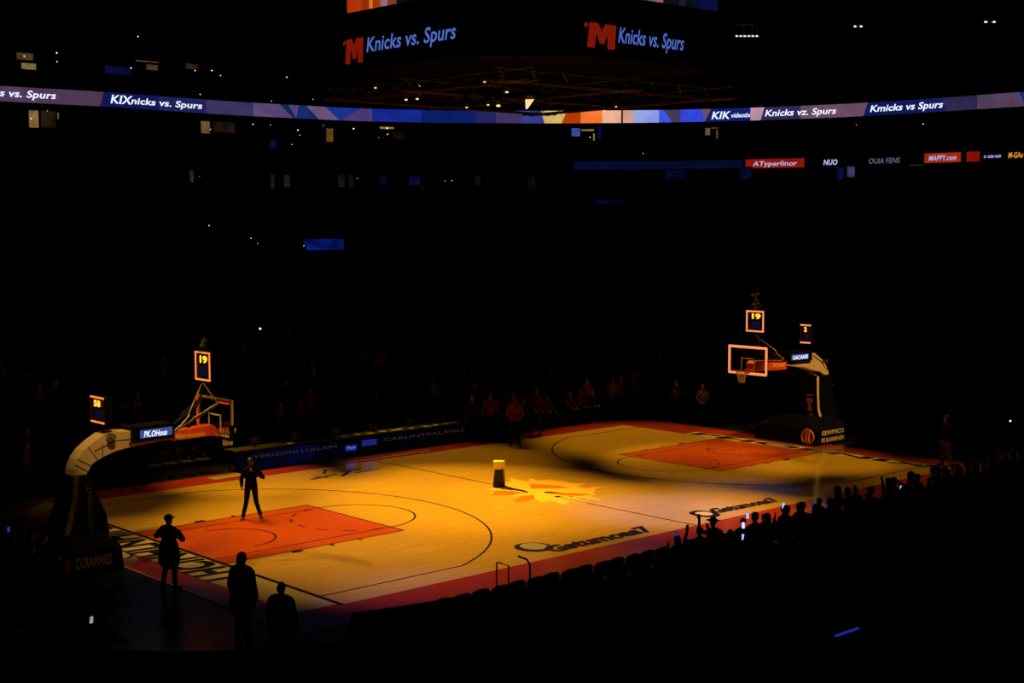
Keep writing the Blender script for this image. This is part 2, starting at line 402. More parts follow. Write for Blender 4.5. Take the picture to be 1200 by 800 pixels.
cl = MB(); cl.box((0, 0, 30.2), (150, 150, .3)); cl.build('ceiling', M_WALL)['kind'] = 'structure'

# ---------------------------------------------------------------- LED ribbon boards on the bowl front
def zat(th, off, v):
    """height at which picture row v meets the wall at angle th"""
    x, y = wallp(th, off); d = (Vector((x, y, CAM.z))-CAM).dot(FW)/math.cos(PIT)**2
    dep = Vector((x-CAM.x, y-CAM.y)).dot(Vector((FW.x, FW.y)).normalized())
    return CAM.z+dep*math.tan(PIT+math.atan((400-v)/FPX))
def strip(mb, a0t, a0b, a1t, a1b, z0, z1, off, n=None):
    n = n or max(2, int(abs(a1t-a0t)/.02)); vs = []
    for i in range(n+1):
        f = i/n; at = a0t+(a1t-a0t)*f; ab = a0b+(a1b-a0b)*f
        for (a, z) in ((at, z1), (ab, z0)):
            for o in (off, off-.05): vs.append((*wallp(a, o), z))
    fs = []
    for i in range(n):
        k = i*4; j = k+4
        fs += [(k, j, j+2, k+2), (k+1, k+3, j+3, j+1), (k, k+1, j+1, j), (k+2, j+2, j+3, k+3)]
    fs += [(0, 2, 3, 1), (n*4, n*4+1, n*4+3, n*4+2)]
    mb.add(vs, fs)
RZ0, RZ1 = 15.62, 16.47
board = empty('ribbon_board', (*wallp(uang(600), .3), RZ0))
mark(board, 'long curved LED ribbon board glowing lilac, blue and orange around the upper bowl', 'LED board')
def child(o, root):
    o.parent = root; o.matrix_parent_inverse = root.matrix_basis.inverted(); return o
def led(name, rgb): return emit('led_%d_%d_%d' % rgb, rgb, 1.0, .22, .9)
LIL, NAV, BLU = (84, 58, 88), (18, 26, 88), (22, 44, 150)
SEG = [(-300, -300, 127, 122, LIL), (127, 122, 190, 190, NAV), (190, 190, 245, 245, (34, 36, 92)), (245, 245, 300, 300, (62, 50, 96)),
       (300, 300, 331, 346, (92, 76, 124)), (331, 346, 341, 350, (24, 40, 104)), (341, 350, 353, 350, (88, 70, 126)), (353, 350, 362, 376, (26, 42, 112)),
       (362, 376, 384, 400, (112, 86, 130)), (384, 400, 425, 402, (26, 52, 142)), (425, 402, 438, 438, (78, 60, 122)), (438, 438, 466, 466, (26, 40, 142)), (466, 466, 495, 495, BLU),
       (495, 495, 558, 558, (14, 30, 102)), (558, 558, 582, 582, (36, 38, 96)), (582, 582, 612, 612, (70, 58, 104)), (612, 612, 634, 638, (56, 66, 150)),
       (634, 638, 664, 658, (215, 186, 104)), (664, 658, 680, 680, (196, 62, 10)), (680, 680, 705, 705, (255, 122, 52)), (705, 705, 727, 727, (250, 186, 150)),
       (729, 729, 741, 741, (226, 170, 146)), (741, 741, 757, 757, (164, 176, 242)), (757, 757, 771, 771, (150, 168, 250)), (771, 771, 776, 786, (64, 90, 240)),
       (776, 786, 796, 796, (72, 60, 92)), (796, 796, 820, 824, (56, 74, 238)), (820, 824, 831, 824, (120, 84, 104)), (831, 824, 877, 877, (22, 32, 112)),
       (877, 877, 893, 889, (196, 150, 174)), (893, 889, 935, 935, (50, 42, 92)), (935, 935, 1013, 1008, (110, 78, 98)), (1013, 1008, 1060, 1060, (18, 26, 88)),
       (1060, 1060, 1100, 1105, (24, 28, 92)), (1100, 1105, 1140, 1140, (48, 40, 80)), (1140, 1140, 1188, 1196, (88, 66, 96)), (1188, 1196, 1215, 1215, (26, 42, 116)), (1215, 1215, 1500, 1500, LIL)]
hb = MB(); strip(hb, uang(-300), uang(-300), uang(1500), uang(1500), RZ0-.12, RZ1+.12, .12, 160)
child(hb.build('board_housing', M_BLK), board)
for (a, b, c_, d_, rgb) in SEG:
    mb = MB(); strip(mb, uang(a), uang(b), uang(c_), uang(d_), RZ0, RZ1, .38)
    child(mb.build('display_panel', led('', rgb)), board)
def ribbon_text(s, u0, u1, z, h, root, m=E_WHT, slant=.25, bold=.03, off=.46, nm='lettering'):
    t0, t1 = uang(u0), uang(u1); vs, fs, w0 = text_geo(s, bold); mb = MB()
    wm = (Vector(wallp(t0))-Vector(wallp(t1))).length
    mb.add([(*wallp(t0+(t1-t0)*((x/w0)+slant*y*h/wm), off), z+y*h) for x, y in vs], fs)
    return child(mb.build(nm, m), root)
for s, u0, u1, z, h in (('ks vs. Spurs', -2, 70, 15.90, .40), ('KIX', 134, 158, 15.84, .50), ('nicks vs. Spurs', 158, 240, 15.88, .38), ('KIK', 832, 853, 15.78, .50), ('videotix', 854, 877, 15.85, .3),
                     ('Knicks vz. Spurs', 894, 976, 15.86, .42), ('Kmicks vs Spurs', 1016, 1100, 15.86, .42)):
    ribbon_text(s, u0, u1, z, h, board)
mb = MB(); strip(mb, uang(727), uang(727), uang(729), uang(729), RZ0+.3, RZ1-.3, .40, 2); child(mb.build('panel_gap', M_BLK), board)
# lower fascia: separate advertising boards
def fascia(u0, u1, z0, z1, rgb, label, txt=None, tm=None, h=.32, bold=.02, dim=1.0, pad=.12):
    rt = empty('fascia_board', (*wallp(uang((u0+u1)/2), .3), z0)); mark(rt, label, 'LED board')
    mb = MB(); strip(mb, uang(u0), uang(u0), uang(u1), uang(u1), z0, z1, .34); child(mb.build('display_panel', led('', rgb)), rt)
    mb = MB(); strip(mb, uang(u0-.6), uang(u0-.6), uang(u1+.6), uang(u1+.6), z0-.06, z1+.06, .20); child(mb.build('board_housing', M_BLK), rt)
    if txt:
        e = (u1-u0)*pad; ribbon_text(txt, u0+e, u1-e, z0+(z1-z0-h)/2, h, rt, tm or E_WHT, .15, bold, .36)
    return rt
E_WB = emit('soft_blue_white_led', (170, 180, 235), 1.0); E_OR = emit('amber_led', (235, 150, 30), 1.0); E_GR = emit('grey_led', (95, 100, 120), 1.0)
fascia(672, 869, 12.42, 12.98, (6, 12, 46), 'long dark navy LED fascia board under the ribbon board')
fascia(872, 940, 12.40, 13.00, (145, 22, 8), 'red LED fascia board with white slanted lettering', 'ATyperlinor', E_WB)
fascia(960, 981, 12.40, 13.00, (3, 3, 6), 'black LED fascia board with short bright white lettering', 'NUO', E_WB, .34, .05)
fascia(1013, 1053, 12.40, 13.00, (3, 3, 6), 'black LED fascia board with wide grey lettering', 'OUIA FENS', E_GR, .34, .01, pad=.05)
fascia(1080, 1122, 12.45, 13.05, (168, 40, 10), 'orange LED fascia board with small white lettering', 'MAPPY.com', E_WB)
fascia(1129, 1144, 12.45, 13.05, (140, 16, 8), 'small plain dark red LED fascia board')
fascia(1146, 1172, 12.45, 13.05, (4, 4, 12), 'black LED fascia board with a blue square and white lettering', 'o usa-uss', E_WB, .22)
fascia(1175, 1197, 12.45, 13.05, (4, 3, 2), 'black LED fascia board with amber lettering', 'M-GAu', E_OR, .34)

# lit hospitality suites and tiny lamps in the dark bowl
def suite(u0, v0, u1, v1, rgb, label, group=None, name='suite_window', k=1.0):
    a0, a1 = uang(u0), uang(u1); am = (a0+a1)/2
    z1, z0 = zat(am, 0, v0), zat(am, 0, v1)
    off = .45 if z0 < 17.2 else .45
    rt = empty(name, (*wallp(am, off), z0)); mark(rt, label, 'suite window', group)
    mb = MB(); strip(mb, a0, a0, a1, a1, z0, z1, off-.1, 3)
    child(mb.build('pane', emit('suite_%d_%d_%d' % rgb, rgb, k, .6, 1.3)), rt)
    f = MB(); pa = Vector((*wallp(a0, off-.05), 0)); pb = Vector((*wallp(a1, off-.05), 0))
    for z in (z0, z1): f.tube([(pa.x, pa.y, z), (pb.x, pb.y, z)], .05, 4)
    for q in (pa, pb): f.tube([(q.x, q.y, z0), (q.x, q.y, z1)], .05, 4)
    child(f.build('frame', M_BLK), rt)
SU = [(26, 61, 47, 71, (96, 70, 36), 'dim tan suite window with a lamp, high above the ribbon board'),
      (31, 73, 50, 82, (138, 112, 70), 'pale tan suite window just below a dim tan one'),
      (164, 71, 192, 73.5, (190, 122, 48), 'thin amber strip window above the ribbon board'),
      (176, 75, 191, 83, (92, 66, 34), 'square brown suite window under the thin amber strip'),
      (128, 77, 160, 88, (12, 18, 66), 'dim blue suite window above the ribbon board'),
      (222, 74, 238, 82, (48, 34, 20), 'very dim brown suite window above the ribbon board'),
      (38, 128, 51, 150, (140, 104, 58), 'tan suite window under the lettering of the ribbon board'),
      (52, 129, 71, 150, (40, 28, 14), 'dim brown suite window beside the tan one'),
      (71, 131, 75, 140, (128, 100, 60), 'narrow tan suite window at the end of a dim brown one'),
      (238, 141, 250, 157, (118, 88, 50), 'small tan suite window below the navy part of the ribbon board'),
      (252, 142, 279, 156, (36, 26, 14), 'wide dim brown suite window below the ribbon board'),
      (384, 150, 393, 167, (138, 92, 34), 'upright amber suite window below the ribbon board'),
      (318, 163, 326, 175, (10, 16, 62), 'small dim blue screen below the amber suite window'),
      (446, 148, 464, 152, (170, 132, 60), 'short bright yellow strip window under the blue part of the ribbon board'),
      (462, 154, 476, 164, (26, 20, 12), 'very dim suite window beside the bright yellow strip'),
      (669, 150, 680, 161, (66, 86, 172), 'light blue suite screen under the orange part of the ribbon board'),
      (680, 151, 696, 155, (142, 120, 80), 'short tan strip window beside the light blue screen'),
      (694, 156, 697, 166, (140, 120, 84), 'narrow upright tan window beside the light blue screen'),
      (699, 148, 705, 164, (8, 12, 60), 'narrow dark blue suite window'),
      (824, 150, 831, 160, (92, 84, 60), 'small olive suite window under the blue part of the ribbon board'),
      (831, 149.5, 840, 152, (146, 110, 40), 'thin gold strip window beside the small olive one'),
      (837, 152, 840, 164, (140, 104, 40), 'narrow upright gold window beside the small olive one'),
      (224, 198, 230, 214, (44, 34, 50), 'dim lilac doorway low on the back wall'),
      (318, 203, 324, 221, (34, 26, 36), 'narrow dim lilac doorway with a twin beside it'),
      (334, 204, 342, 220, (40, 30, 32), 'dim grey doorway, the wider of a pair'),
      (397, 204, 406, 220, (22, 20, 14), 'very dim olive doorway on the back wall'),
      (409, 204, 416, 220, (24, 20, 14), 'very dim olive doorway beside another'),
      (446, 207, 454, 217, (8, 14, 62), 'small dim blue screen on the back wall'),
      (480, 206, 495, 218, (10, 14, 58), 'wide dim blue screen on the back wall'),
      (494, 205, 496.5, 223, (40, 40, 70), 'narrow grey post window beside the wide blue screen'),
      (556, 205, 564, 218, (18, 18, 20), 'very dim grey doorway on the back wall'),
      (618, 206, 628, 222, (14, 12, 12), 'nearly black doorway on the back wall'),
      (778, 199, 804, 212, (6, 9, 40), 'dark blue doorway below the navy fascia board'),
      (865, 197, 880, 211, (8, 12, 46), 'dark blue doorway below the red fascia board'),
      (978, 196, 987, 212, (12, 18, 66), 'blue lit wall panel below the fascia boards'),
      (990, 195, 1000, 209, (66, 70, 116), 'pale blue lit wall panel below the fascia boards'),
      (1062, 193, 1082, 196, (60, 46, 26), 'dim tan strip below the orange fascia board')]
for a in SU: suite(*a)
E_DOT = emit('small_lamp', (255, 225, 190), 1.3)
DOTS = [(72, 61, 1), (72, 71.5, .8), (34, 65, .9), (158, 79, 1), (232.5, 82, .9), (252, 82, 1), (262, 88, .7), (238, 110, .7), (167, 42, 1), (59, 129, .5), (40, 138, 1), (249, 151, .7), (299, 145, .9),
        (351, 152, 1.1), (353, 158, .6), (319, 146, .6), (344, 169, .6), (416, 150.5, 1.2), (455, 150, 1.4), (455.5, 157, .9), (445, 161, .5), (339, 90, 1), (321, 118, .6), (369, 116, .6), (441, 113, .9), (381, 147, .5),
        (691, 161, .8), (753, 180, .6), (1079, 146, .8), (1001, 147, .4), (530, 211.5, .6), (522, 212, .5), (420, 208.5, .5), (305, 385, 1.2), (245, 264, .8), (294, 279, .7), (302, 285, .5), (356, 288, .6), (1184, 493, .9), (1131, 554, .9), (235, 206, .4)]
def tier_k(x, y):
    lo, hi = -12., 60.
    for _ in range(30):
        k = (lo+hi)/2; a, b, _z = tier(k)
        if a <= 0.1 or b <= .1 or (abs(x)/a)**N0+(abs(y)/b)**N0 > 1: lo = k
        else: hi = k
    return k
def ray_tier(u, v, up=0., t0=30.):
    """first point of the line of sight that comes within `up` of the tier surface"""
    d = (FW*FPX+R2*(u-600)+U2*(400-v)).normalized(); t = t0
    while t < 110:
        p = CAM+d*t; k = tier_k(p.x, p.y)
        g = 0 if k < -.5 else tier(min(k, NR+2))[2]
        if p.z-up <= g: return p, k
        t += .1
    return CAM+d*95, 28
for (u, v, s) in DOTS:
    if v < 240:
        a = uang(u); p = Vector((*wallp(a, .62), zat(a, .62, v)))
        if v < 100: p = Vector((*wallp(a, .62), zat(a, .62, v)))
    else: p, _k = ray_tier(u, v, 1.0)
    mb = MB(); r = .045*s; mb.lathe([(r*.3, r*.9), (r, r*.3), (r, -r*.3), (r*.3, -r*.9)], 8)
    o = mb.build('small_lamp', E_DOT); o.location = p
    mark(o, 'tiny warm white point lamp in the dark bowl', 'lamp', 'tiny point lamps scattered in the dark bowl')
# blue tunnel portals in the lower bowl
def portal(u0, v0, u1, v1, rgb, label):
    p, k = ray_tier((u0+u1)/2, v1); d = (p-CAM).dot(FW)
    hw = (u1-u0)/2/FPX*d; h = (v1-v0)/FPX*d
    rt = empty('tunnel_portal', p, math.atan2(R2.y, R2.x)); mark(rt, label, 'tunnel')
    mb = MB(); mb.box((0, .25, h/2), (2*hw, .06, h)); mb.build('lit_wall', emit('portal_%d' % rgb[2], rgb, 1.0, .85, .5), rt)
    mb = MB(); mb.box((0, -.1, h+.06), (2*hw+.3, .8, .12)); mb.box((-hw-.08, -.1, h/2), (.14, .8, h)); mb.box((hw+.08, -.1, h/2), (.14, .8, h))
    mb.build('portal_surround', M_TIER, rt)
portal(355, 280, 404, 293, (14, 40, 150), 'blue lit tunnel mouth in the dark stands behind the chairs')
portal(697, 234, 732, 239, (8, 12, 56), 'thin dim blue tunnel mouth high in the far stands')
# white work lights high in the bowl
def rig(u, v, wpx, label, n):
    a = uang(u); z = zat(a, 3.0, v); p = Vector((*wallp(a, 3.0), z)); rt = empty('work_light_rig', p, math.atan2(R2.y, R2.x)); mark(rt, label, 'light rig')
    ww = wpx*.055; mb = MB()
    for z_ in (.0, .75): mb.tube([(-ww/2, 0, z_), (ww/2, 0, z_)], .03, 6)
    for x_ in (-ww/2, -ww/6, ww/4, ww/2): mb.tube([(x_, 0, 0), (x_, 0, .75)], .025, 6)
    mb.tube([(0, 0, .75), (0, 0, 30-z)], .02, 6); mb.build('rig_frame', M_CHROME, rt)
    for i in range(n):
        x_ = -ww/2+ww*i/max(1, n-1); lb = MB(); lb.lathe([(.06, -.03), (.10, 0), (.06, .06)], 10, (x_, -.05, 0)); lb.build('lamp_head', E_WHT, rt)
rig(878, 43, 24, 'wide rack of white work lights hanging high under the dark roof', 6)
rig(1010, 32, 7, 'short white light bar hanging high under the dark roof', 2)
rig(1168, 27, 9, 'small pair of white work lights hanging above the end of the ribbon board', 2)

# ---------------------------------------------------------------- centre-hung scoreboard
sb = empty('hanging_scoreboard', (.65, .65, 13.6)); mark(sb, 'dark centre hung scoreboard with video screens above the middle of the court', 'scoreboard')
def octo(h=4.65, big=2.85, sm=.2, c=.65):
    return [(c-h, c-h+big), (c-h, c+h-sm), (c-h+sm, c+h), (c+h-big, c+h), (c+h, c+h-big), (c+h, c-h+sm), (c+h-sm, c-h), (c-h+big, c-h)]
mb = MB(); mb.prism(octo(), lambda x, y: (x, y, 13.6), lambda x, y: (x, y, 14.8)); child(mb.build('lower_ring_housing', M_BLK), sb)
mb = MB(); mb.prism(octo(4.2), lambda x, y: (x, y, 14.78), lambda x, y: (x, y, 15.42)); child(mb.build('neck', M_BLK), sb)
mb = MB(); mb.prism(octo(), lambda x, y: (x, y, 15.40), lambda x, y: (x, y, 20.2)); child(mb.build('screen_housing', M_BLK), sb)
mb = MB()
for x in (-2, 3.3):
    for y in (-2, 3.3): mb.tube([(x, y, 20.1), (x, y, 30.1)], .05)
child(mb.build('hanging_cable', M_BLKM), sb)
def face_pt(face, u, v=None, z=None, off=.03):
    if face == 0: p = bp(u, v if v is not None else 50, 0, -4.0-off)
    else: p = bp(u, v if v is not None else 50, 1, -4.0-off)
    return Vector((p.x, p.y, z if z is not None else p.z))
for fc, tiles in ((0, ((392, 398, 16.0, (180, 70, 14)), (398, 400, 16.0, (235, 170, 60)), (400, 408, 16.1, (215, 120, 34)), (408, 425, 15.45, (178, 52, 8)), (425, 434, 15.45, (150, 46, 8)), (434, 438, 15.45, (226, 124, 24)), (438, 447, 15.45, (168, 64, 10)),
                       (447, 455, 15.45, (150, 110, 120)), (455, 466, 15.45, (120, 66, 40)), (466, 484, 15.45, (14, 14, 34)), (484, 500, 15.45, (10, 12, 30)))),
                  (1, ((715, 728, 15.45, (190, 52, 8)), (728, 745, 15.45, (150, 44, 10)), (745, 748, 15.45, (180, 56, 12)), (748, 755, 15.45, (228, 140, 40)), (755, 759, 15.45, (160, 60, 14)), (759, 767, 15.45, (112, 90, 110)), (767, 776, 15.45, (150, 100, 86)),
                       (776, 795, 15.45, (16, 15, 20)), (795, 802, 15.45, (30, 32, 48)), (802, 817, 15.45, (12, 13, 26)), (817, 840, 15.45, (10, 14, 62))))):
    for (u0, u1, z0, rgb) in tiles:
        a = face_pt(fc, u0, z=z0); b = face_pt(fc, u1, z=z0)
        nn = Vector((-.03, 0, 0)) if fc == 0 else Vector((0, -.03, 0)); mb = MB()
        up = Vector((0, 0, 19.6-z0))
        mb.add([a, b, b+up, a+up, a+nn, b+nn, b+nn+up, a+nn+up], [(0, 1, 2, 3), (4, 5, 6, 7), (0, 1, 5, 4), (2, 3, 7, 6), (0, 3, 7, 4), (1, 2, 6, 5)])
        child(mb.build('screen_tile', emit('screen_%d_%d_%d' % rgb, rgb, 1.0, .35, .8)), sb)
E_SBT = emit('blue_score_led', (78, 104, 190), 1.0); E_SBR = emit('red_score_led', (120, 22, 6), 1.0)
def sb_text(s, fc, u0, u1, z, h, m, bold, slant, nm='lettering'):
    a = face_pt(fc, u0, z=z); b = face_pt(fc, u1, z=z); t = b-a; wd = t.length; t.normalize()
    mb = text_mb(s, lambda x, y: tuple(a+t*x+Vector((0, 0, y))+(Vector((-.02, 0, 0)) if fc == 0 else Vector((0, -.02, 0)))), wd, h, slant, bold)
    child(mb.build(nm, m), sb)
sb_text('Knicks vs. Spurs', 0, 430, 534, 14.12, .46, E_SBT, .02, .18)
sb_text('Knicks vs. Spurs', 1, 724, 800, 14.08, .46, E_SBT, .02, .18)
MOUT = [(0, 0), (.08, 1), (.38, 1), (.52, .70), (.66, 1), (1.05, 1), (1, 0), (.74, 0), (.74, .62), (.60, .18), (.46, .18), (.32, .62), (.26, 0)]
for fc, u0, u1, z, h in ((0, 405, 425, 13.82, .78), (1, 688, 720, 13.84, .72)):
    a = face_pt(fc, u0, z=z); b = face_pt(fc, u1, z=z); nn = Vector((-.02, 0, 0)) if fc == 0 else Vector((0, -.02, 0)); mb = MB()
    mb.prism(MOUT, lambda x, y: tuple(a+(b-a)*x+Vector((0, 0, y*h))+nn), lambda x, y: tuple(a+(b-a)*x+Vector((0, 0, y*h))+nn*.2))
    child(mb.build('emblem', E_SBR), sb)
    mb = MB(); mb.prism([(-.12, .80), (-.02, .78), (.02, .92), (-.08, .98)], lambda x, y: tuple(a+(b-a)*x+Vector((0, 0, y*h))+nn), lambda x, y: tuple(a+(b-a)*x+Vector((0, 0, y*h))+nn*.2))
    child(mb.build('emblem_spark', E_SBR), sb)
# truss grid and lamps under the scoreboard
M_TRUSS = mat('dull_orange_truss', (.030, .011, .004), rough=.5)
tr = empty('lighting_truss', (.65, .65, 12.7)); mark(tr, 'dull square lighting truss hanging beneath the centre scoreboard', 'truss')
for i, (x0, y0, x1, y1) in enumerate(((-4.6, -3.6, 5.6, -3.6), (-4.6, .6, 5.6, .6), (-4.6, 4.6, 5.6, 4.6), (-3.8, -4.4, -3.8, 5.4), (.6, -4.4, .6, 5.4), (5, -4.4, 5, 5.4))):
    mb = MB(); a = Vector((x0, y0, 12.7)); b = Vector((x1, y1, 12.7)); t = (b-a).normalized(); nn = Vector((-t.y, t.x, 0))*.18
    for o in (nn, -nn): mb.tube([a+o, b+o], .03, 6)
    mb.tube([a+Vector((0, 0, .36)), b+Vector((0, 0, .36))], .03, 6); nseg = 16; zz = []
    for j in range(nseg+1):
        q = a+(b-a)*(j/nseg); zz.append(q+(nn if j % 2 else -nn*1)+Vector((0, 0, 0 if j % 2 else .36)))
    mb.tube(zz, .015, 5); child(mb.build('truss_beam', M_TRUSS), tr)
mb = MB()
for x, y in ((-3.8, -3.6), (5, -3.6), (-3.8, 4.6), (5, 4.6)): mb.tube([(x, y, 13.0), (x, y, 13.7)], .02, 6)
child(mb.build('truss_hanger', M_BLKM), tr)
E_LENS = emit('warm_stage_lens', (255, 214, 150), 1.1)
def stage_light(u, v, size, kind, label):
    d = 43.5; p = CAM+(FW+R2*((u-600)/FPX)+U2*((400-v)/FPX))*d
    rt = empty('stage_light', p, math.atan2(R2.y, R2.x)+.2*math.sin(u)); mark(rt, label, 'stage light')
    r = size/2/FPX*d
    mb = MB()
    if kind == 'cone':   # shade seen from the side, its inside bright
        mb.add([(-r, 0, r), (-r*.9, 0, -r), (-r*.5, -.03, -r), (r, -.04, r), (0, -.1, .3*r)], [(0, 1, 4), (1, 2, 4), (2, 3, 4), (3, 0, 4)])
    else: mb.lathe([(r*.3, -r*.5), (r, -r*.2), (r, r*.3), (r*.4, r*.6)], 14)
    mb.build('lens', E_LENS, rt)
    h = MB(); h.lathe([(r*1.0+.03, .03+r), (r*1.2+.06, r+.1), (r*.8+.05, r+.32), (.04, r+.40)], 14); h.build('lamp_body', M_BLKM, rt)
    y = MB(); y.tube([(-r-.07, 0, r+.2), (-r-.07, 0, r+.5), (r+.07, 0, r+.5), (r+.07, 0, r+.2)], .015, 6); y.tube([(0, 0, r+.5), (0, 0, max(r+.6, 12.75-p.z))], .02, 6); y.build('yoke', M_BLKM, rt)
for a in ((621, 122, 11, 'cone', 'large stage light with a wedge of pale beam shield glowing, under the scoreboard'), (584, 124, 5, 'r', 'stage light with an upright oval pale lens, next to the large one'),
          (594, 108, 4, 'r', 'small bright stage light hanging above the oval one'), (572, 123, 3, 'r', 'faint small stage light beside the oval one'), (568, 96, 3.5, 'r', 'single small white stage light hung higher than the rest'),
          (490, 101, 5, 'r', 'stage light in line with the red emblem end of the scoreboard'), (476, 117, 3.5, 'r', 'small stage light, the first of a low pair'), (489, 116, 3.5, 'r', 'small stage light, the second of a low pair'),
          (547, 126, 3, 'r', 'very faint stage light low under the scoreboard'), (440, 103, 3, 'r', 'faint stage light under the red emblem of the scoreboard'), (708, 130, 3, 'r', 'tiny stage light just above the peach part of the ribbon board'),
          (722, 125, 2.5, 'r', 'tiniest stage light beside the one above the peach panel')):
    stage_light(*a)

# ---------------------------------------------------------------- basket stands
def interp(x, xs, ys):
    if x <= xs[0]: return ys[0]
    for i in range(len(xs)-1):
        if x <= xs[i+1]: return ys[i]+(ys[i+1]-ys[i])*(x-xs[i])/(xs[i+1]-xs[i])
    return ys[-1]+(x-xs[-1])
def basket(s):
    left = s < 0
    Q = (lambda q: q) if left else (lambda q: interp(q, [11.58, 12.95, 14.2, 14.93, 15.5, 15.75], [11.58, 13.74, 15.25, 15.5, 16.1, 16.5]))
    dz = 0 if left else .08
    P = lambda q, y, z: (s*Q(q), y, z)
    rt = empty('basket_stand', (s*16, 0, 0))
    mark(rt, 'basketball stand with a broad cream arm, its base beside the lettered baseline' if left else 'basketball stand by the round red emblem, glowing frame around its backboard', 'basketball stand')
    def add(mb, nm, m, par=None, **kw):
        o = mb.build(nm, m, **kw); o.parent = par or rt
        o.matrix_parent_inverse = rt.matrix_basis.inverted() if par is None else Matrix()
        return o
    # padded base
    q0, q1, hy = (14.95, 16.95, 1.25) if left else (13.95, 16.3, 1.5)
    mb = MB(); xs = sorted((s*q0, s*q1)); c = (sum(xs)/2, 0)
    lo = [(xs[0], -hy), (xs[1], -hy), (xs[1], hy), (xs[0], hy)]
    mb.add([(x, y, 0.02) for x, y in lo]+[(c[0]+(x-c[0])*.96, y*.97, .62) for x, y in lo]+[(c[0]+(x-c[0])*.8+s*.15, y*.55, .95) for x, y in lo],
           [(0, 1, 2, 3), (0, 1, 5, 4), (1, 2, 6, 5), (2, 3, 7, 6), (3, 0, 4, 7), (4, 5, 9, 8), (5, 6, 10, 9), (6, 7, 11, 10), (7, 4, 8, 11), (8, 9, 10, 11)])
    add(mb, 'base_padding', M_BLK, bevel=.04)
    # padded column, lofted
    if left: sec = [(.8, 15.0, 16.3, .62), (1.3, 15.02, 16.1, .50), (1.9, 15.25, 15.92, .42), (2.35, 15.38, 15.85, .36)]
    else: sec = [(.8, 15.5, 17.0, .60), (1.2, 15.42, 16.8, .50), (1.8, 15.42, 16.6, .45), (2.55, 15.5, 16.5, .38)]
    vs = [];
    for z, a, b, hw in sec: vs += [(s*a, -hw, z), (s*b, -hw, z), (s*b, hw, z), (s*a, hw, z)]
    fs = [(0, 1, 2, 3), (12, 13, 14, 15)]
    for i in range(3):
        for k in range(4): fs.append((i*4+k, i*4+(k+1) % 4, i*4+4+(k+1) % 4, i*4+4+k))
    mb = MB(); mb.add(vs, fs); add(mb, 'column_padding', M_BLK, bevel=.05)
    # cream edging down the column
    mb = MB(); pl = []
    for z, a, b, hw in (sec if left else [(.55, 15.82, 0, .55)]+sec): pl.append((s*(b-.02), -hw-.01, z) if left else (a+.10, -hw-.02, z))
    for i in range(len(pl)-1):
        a = Vector(pl[i]); b = Vector(pl[i+1]); dd = Vector((-s*.13, 0, 0)); n_ = Vector((0, -.02, 0))
        mb.add([a, b, b+dd, a+dd, a+n_, b+n_, b+n_+dd, a+n_+dd], [(0, 1, 2, 3), (4, 5, 6, 7), (0, 1, 5, 4), (2, 3, 7, 6), (0, 3, 7, 4), (1, 2, 6, 5)])
    add(mb, 'side_edging', M_BEIGE if not left else mat('shaded_side_edging', (.14, .11, .07), rough=.6))  # left edging has a darker colour where little light reaches it
    # arm
    top = [(14.05, 3.32), (14.62, 3.36), (14.93, 3.33), (15.25, 3.15), (15.5, 2.96), (15.66, 2.76), (15.77, 2.5), (15.82, 2.1)]
    und = [(15.46, 2.1), (15.42, 2.35), (15.25, 2.60), (14.95, 2.74), (14.6, 2.85), (14.05, 2.93), (13.4, 2.97), (12.7, 3.0), (12.7, 3.05), (14.05, 3.10)]
    if not left:
        ol = [(13.75, 3.14), (14.5, 3.22), (15.2, 3.32), (15.32, 3.50), (15.55, 3.48), (16.0, 3.22), (16.3, 2.98), (16.5, 2.66), (16.55, 2.3), (16.4, 2.3), (16.28, 2.5), (15.95, 2.68), (15.45, 2.78), (14.8, 2.95), (13.75, 3.08)]
        PA = lambda q, y, z: (s*q, y, z)
    else: ol = [(q, z+dz) for q, z in top+und]; PA = P
    hw = .24
    mb = MB(); mb.prism(ol, lambda q, z: PA(q, -hw, z), lambda q, z: PA(q, hw, z)); arm = add(mb, 'arm', M_BEIGE, bevel=.02)
    if not left:
        mb = MB(); mb.box((15.75, 0, 2.62), (.16, .30, .34)); add(mb, 'neck_bracket', mat('orange_lit_bracket', (.35, .12, .04), rough=.5))  # orange light on the neck is put into its colour
        for dx in (-.3, .3):
            mb = MB(); mb.tube([(16.5+dx*.1, -hw-.03, 2.3), (16.62, -hw-.1, 2.15), (16.5, -hw-.12, 1.8), (16.5, -hw-.15, 1.1)], .02, 6)
            if dx > 0: add(mb, 'hanging_strap', M_BEIGE)
    mb = MB()
    for a, b in () if not left else (((15.72, 2.62), (15.40, 2.42)), ((15.66, 2.76), (15.3, 2.55)), ((15.36, 3.04), (15.12, 2.68)), ((14.98, 3.05), (14.98, 2.76)), ((15.2, 2.92), (14.6, 3.12)), ((14.6, 3.12), (14.1, 3.12))):
        pa, pb = Vector(P(a[0], -hw-.005, a[1]+dz)), Vector(P(b[0], -hw-.005, b[1]+dz)); mb.tube([pa, pb], .012, 5)
    if not left: mb.tube([(15.4, -hw-.005, 3.40), (16.0, -hw-.005, 3.10), (16.4, -hw-.005, 2.72)], .018, 5)
    sm = add(mb, 'panel_seam', M_SEAM)
    mb = MB(); q = P(14.78, -hw-.02, 3.24+dz); mb.tube([q, (q[0], q[1]-.14, q[2])], .11, 16); mb.tube([(q[0], q[1]-.12, q[2]), (q[0], q[1]-.17, q[2]+.01)], .06, 12); add(mb, 'pivot_cap', M_CHROME, smooth=False) if left else None
    if not left:
        mb = text_mb('M', lambda a, b: P(15.45-0+a*.0+(a*.9), -hw-.02, 3.02+b), .28, .16, 0, .05); add(mb, 'arm_emblem', M_SEAM)
    # sign box on the arm
    sdz = dz if left else .17
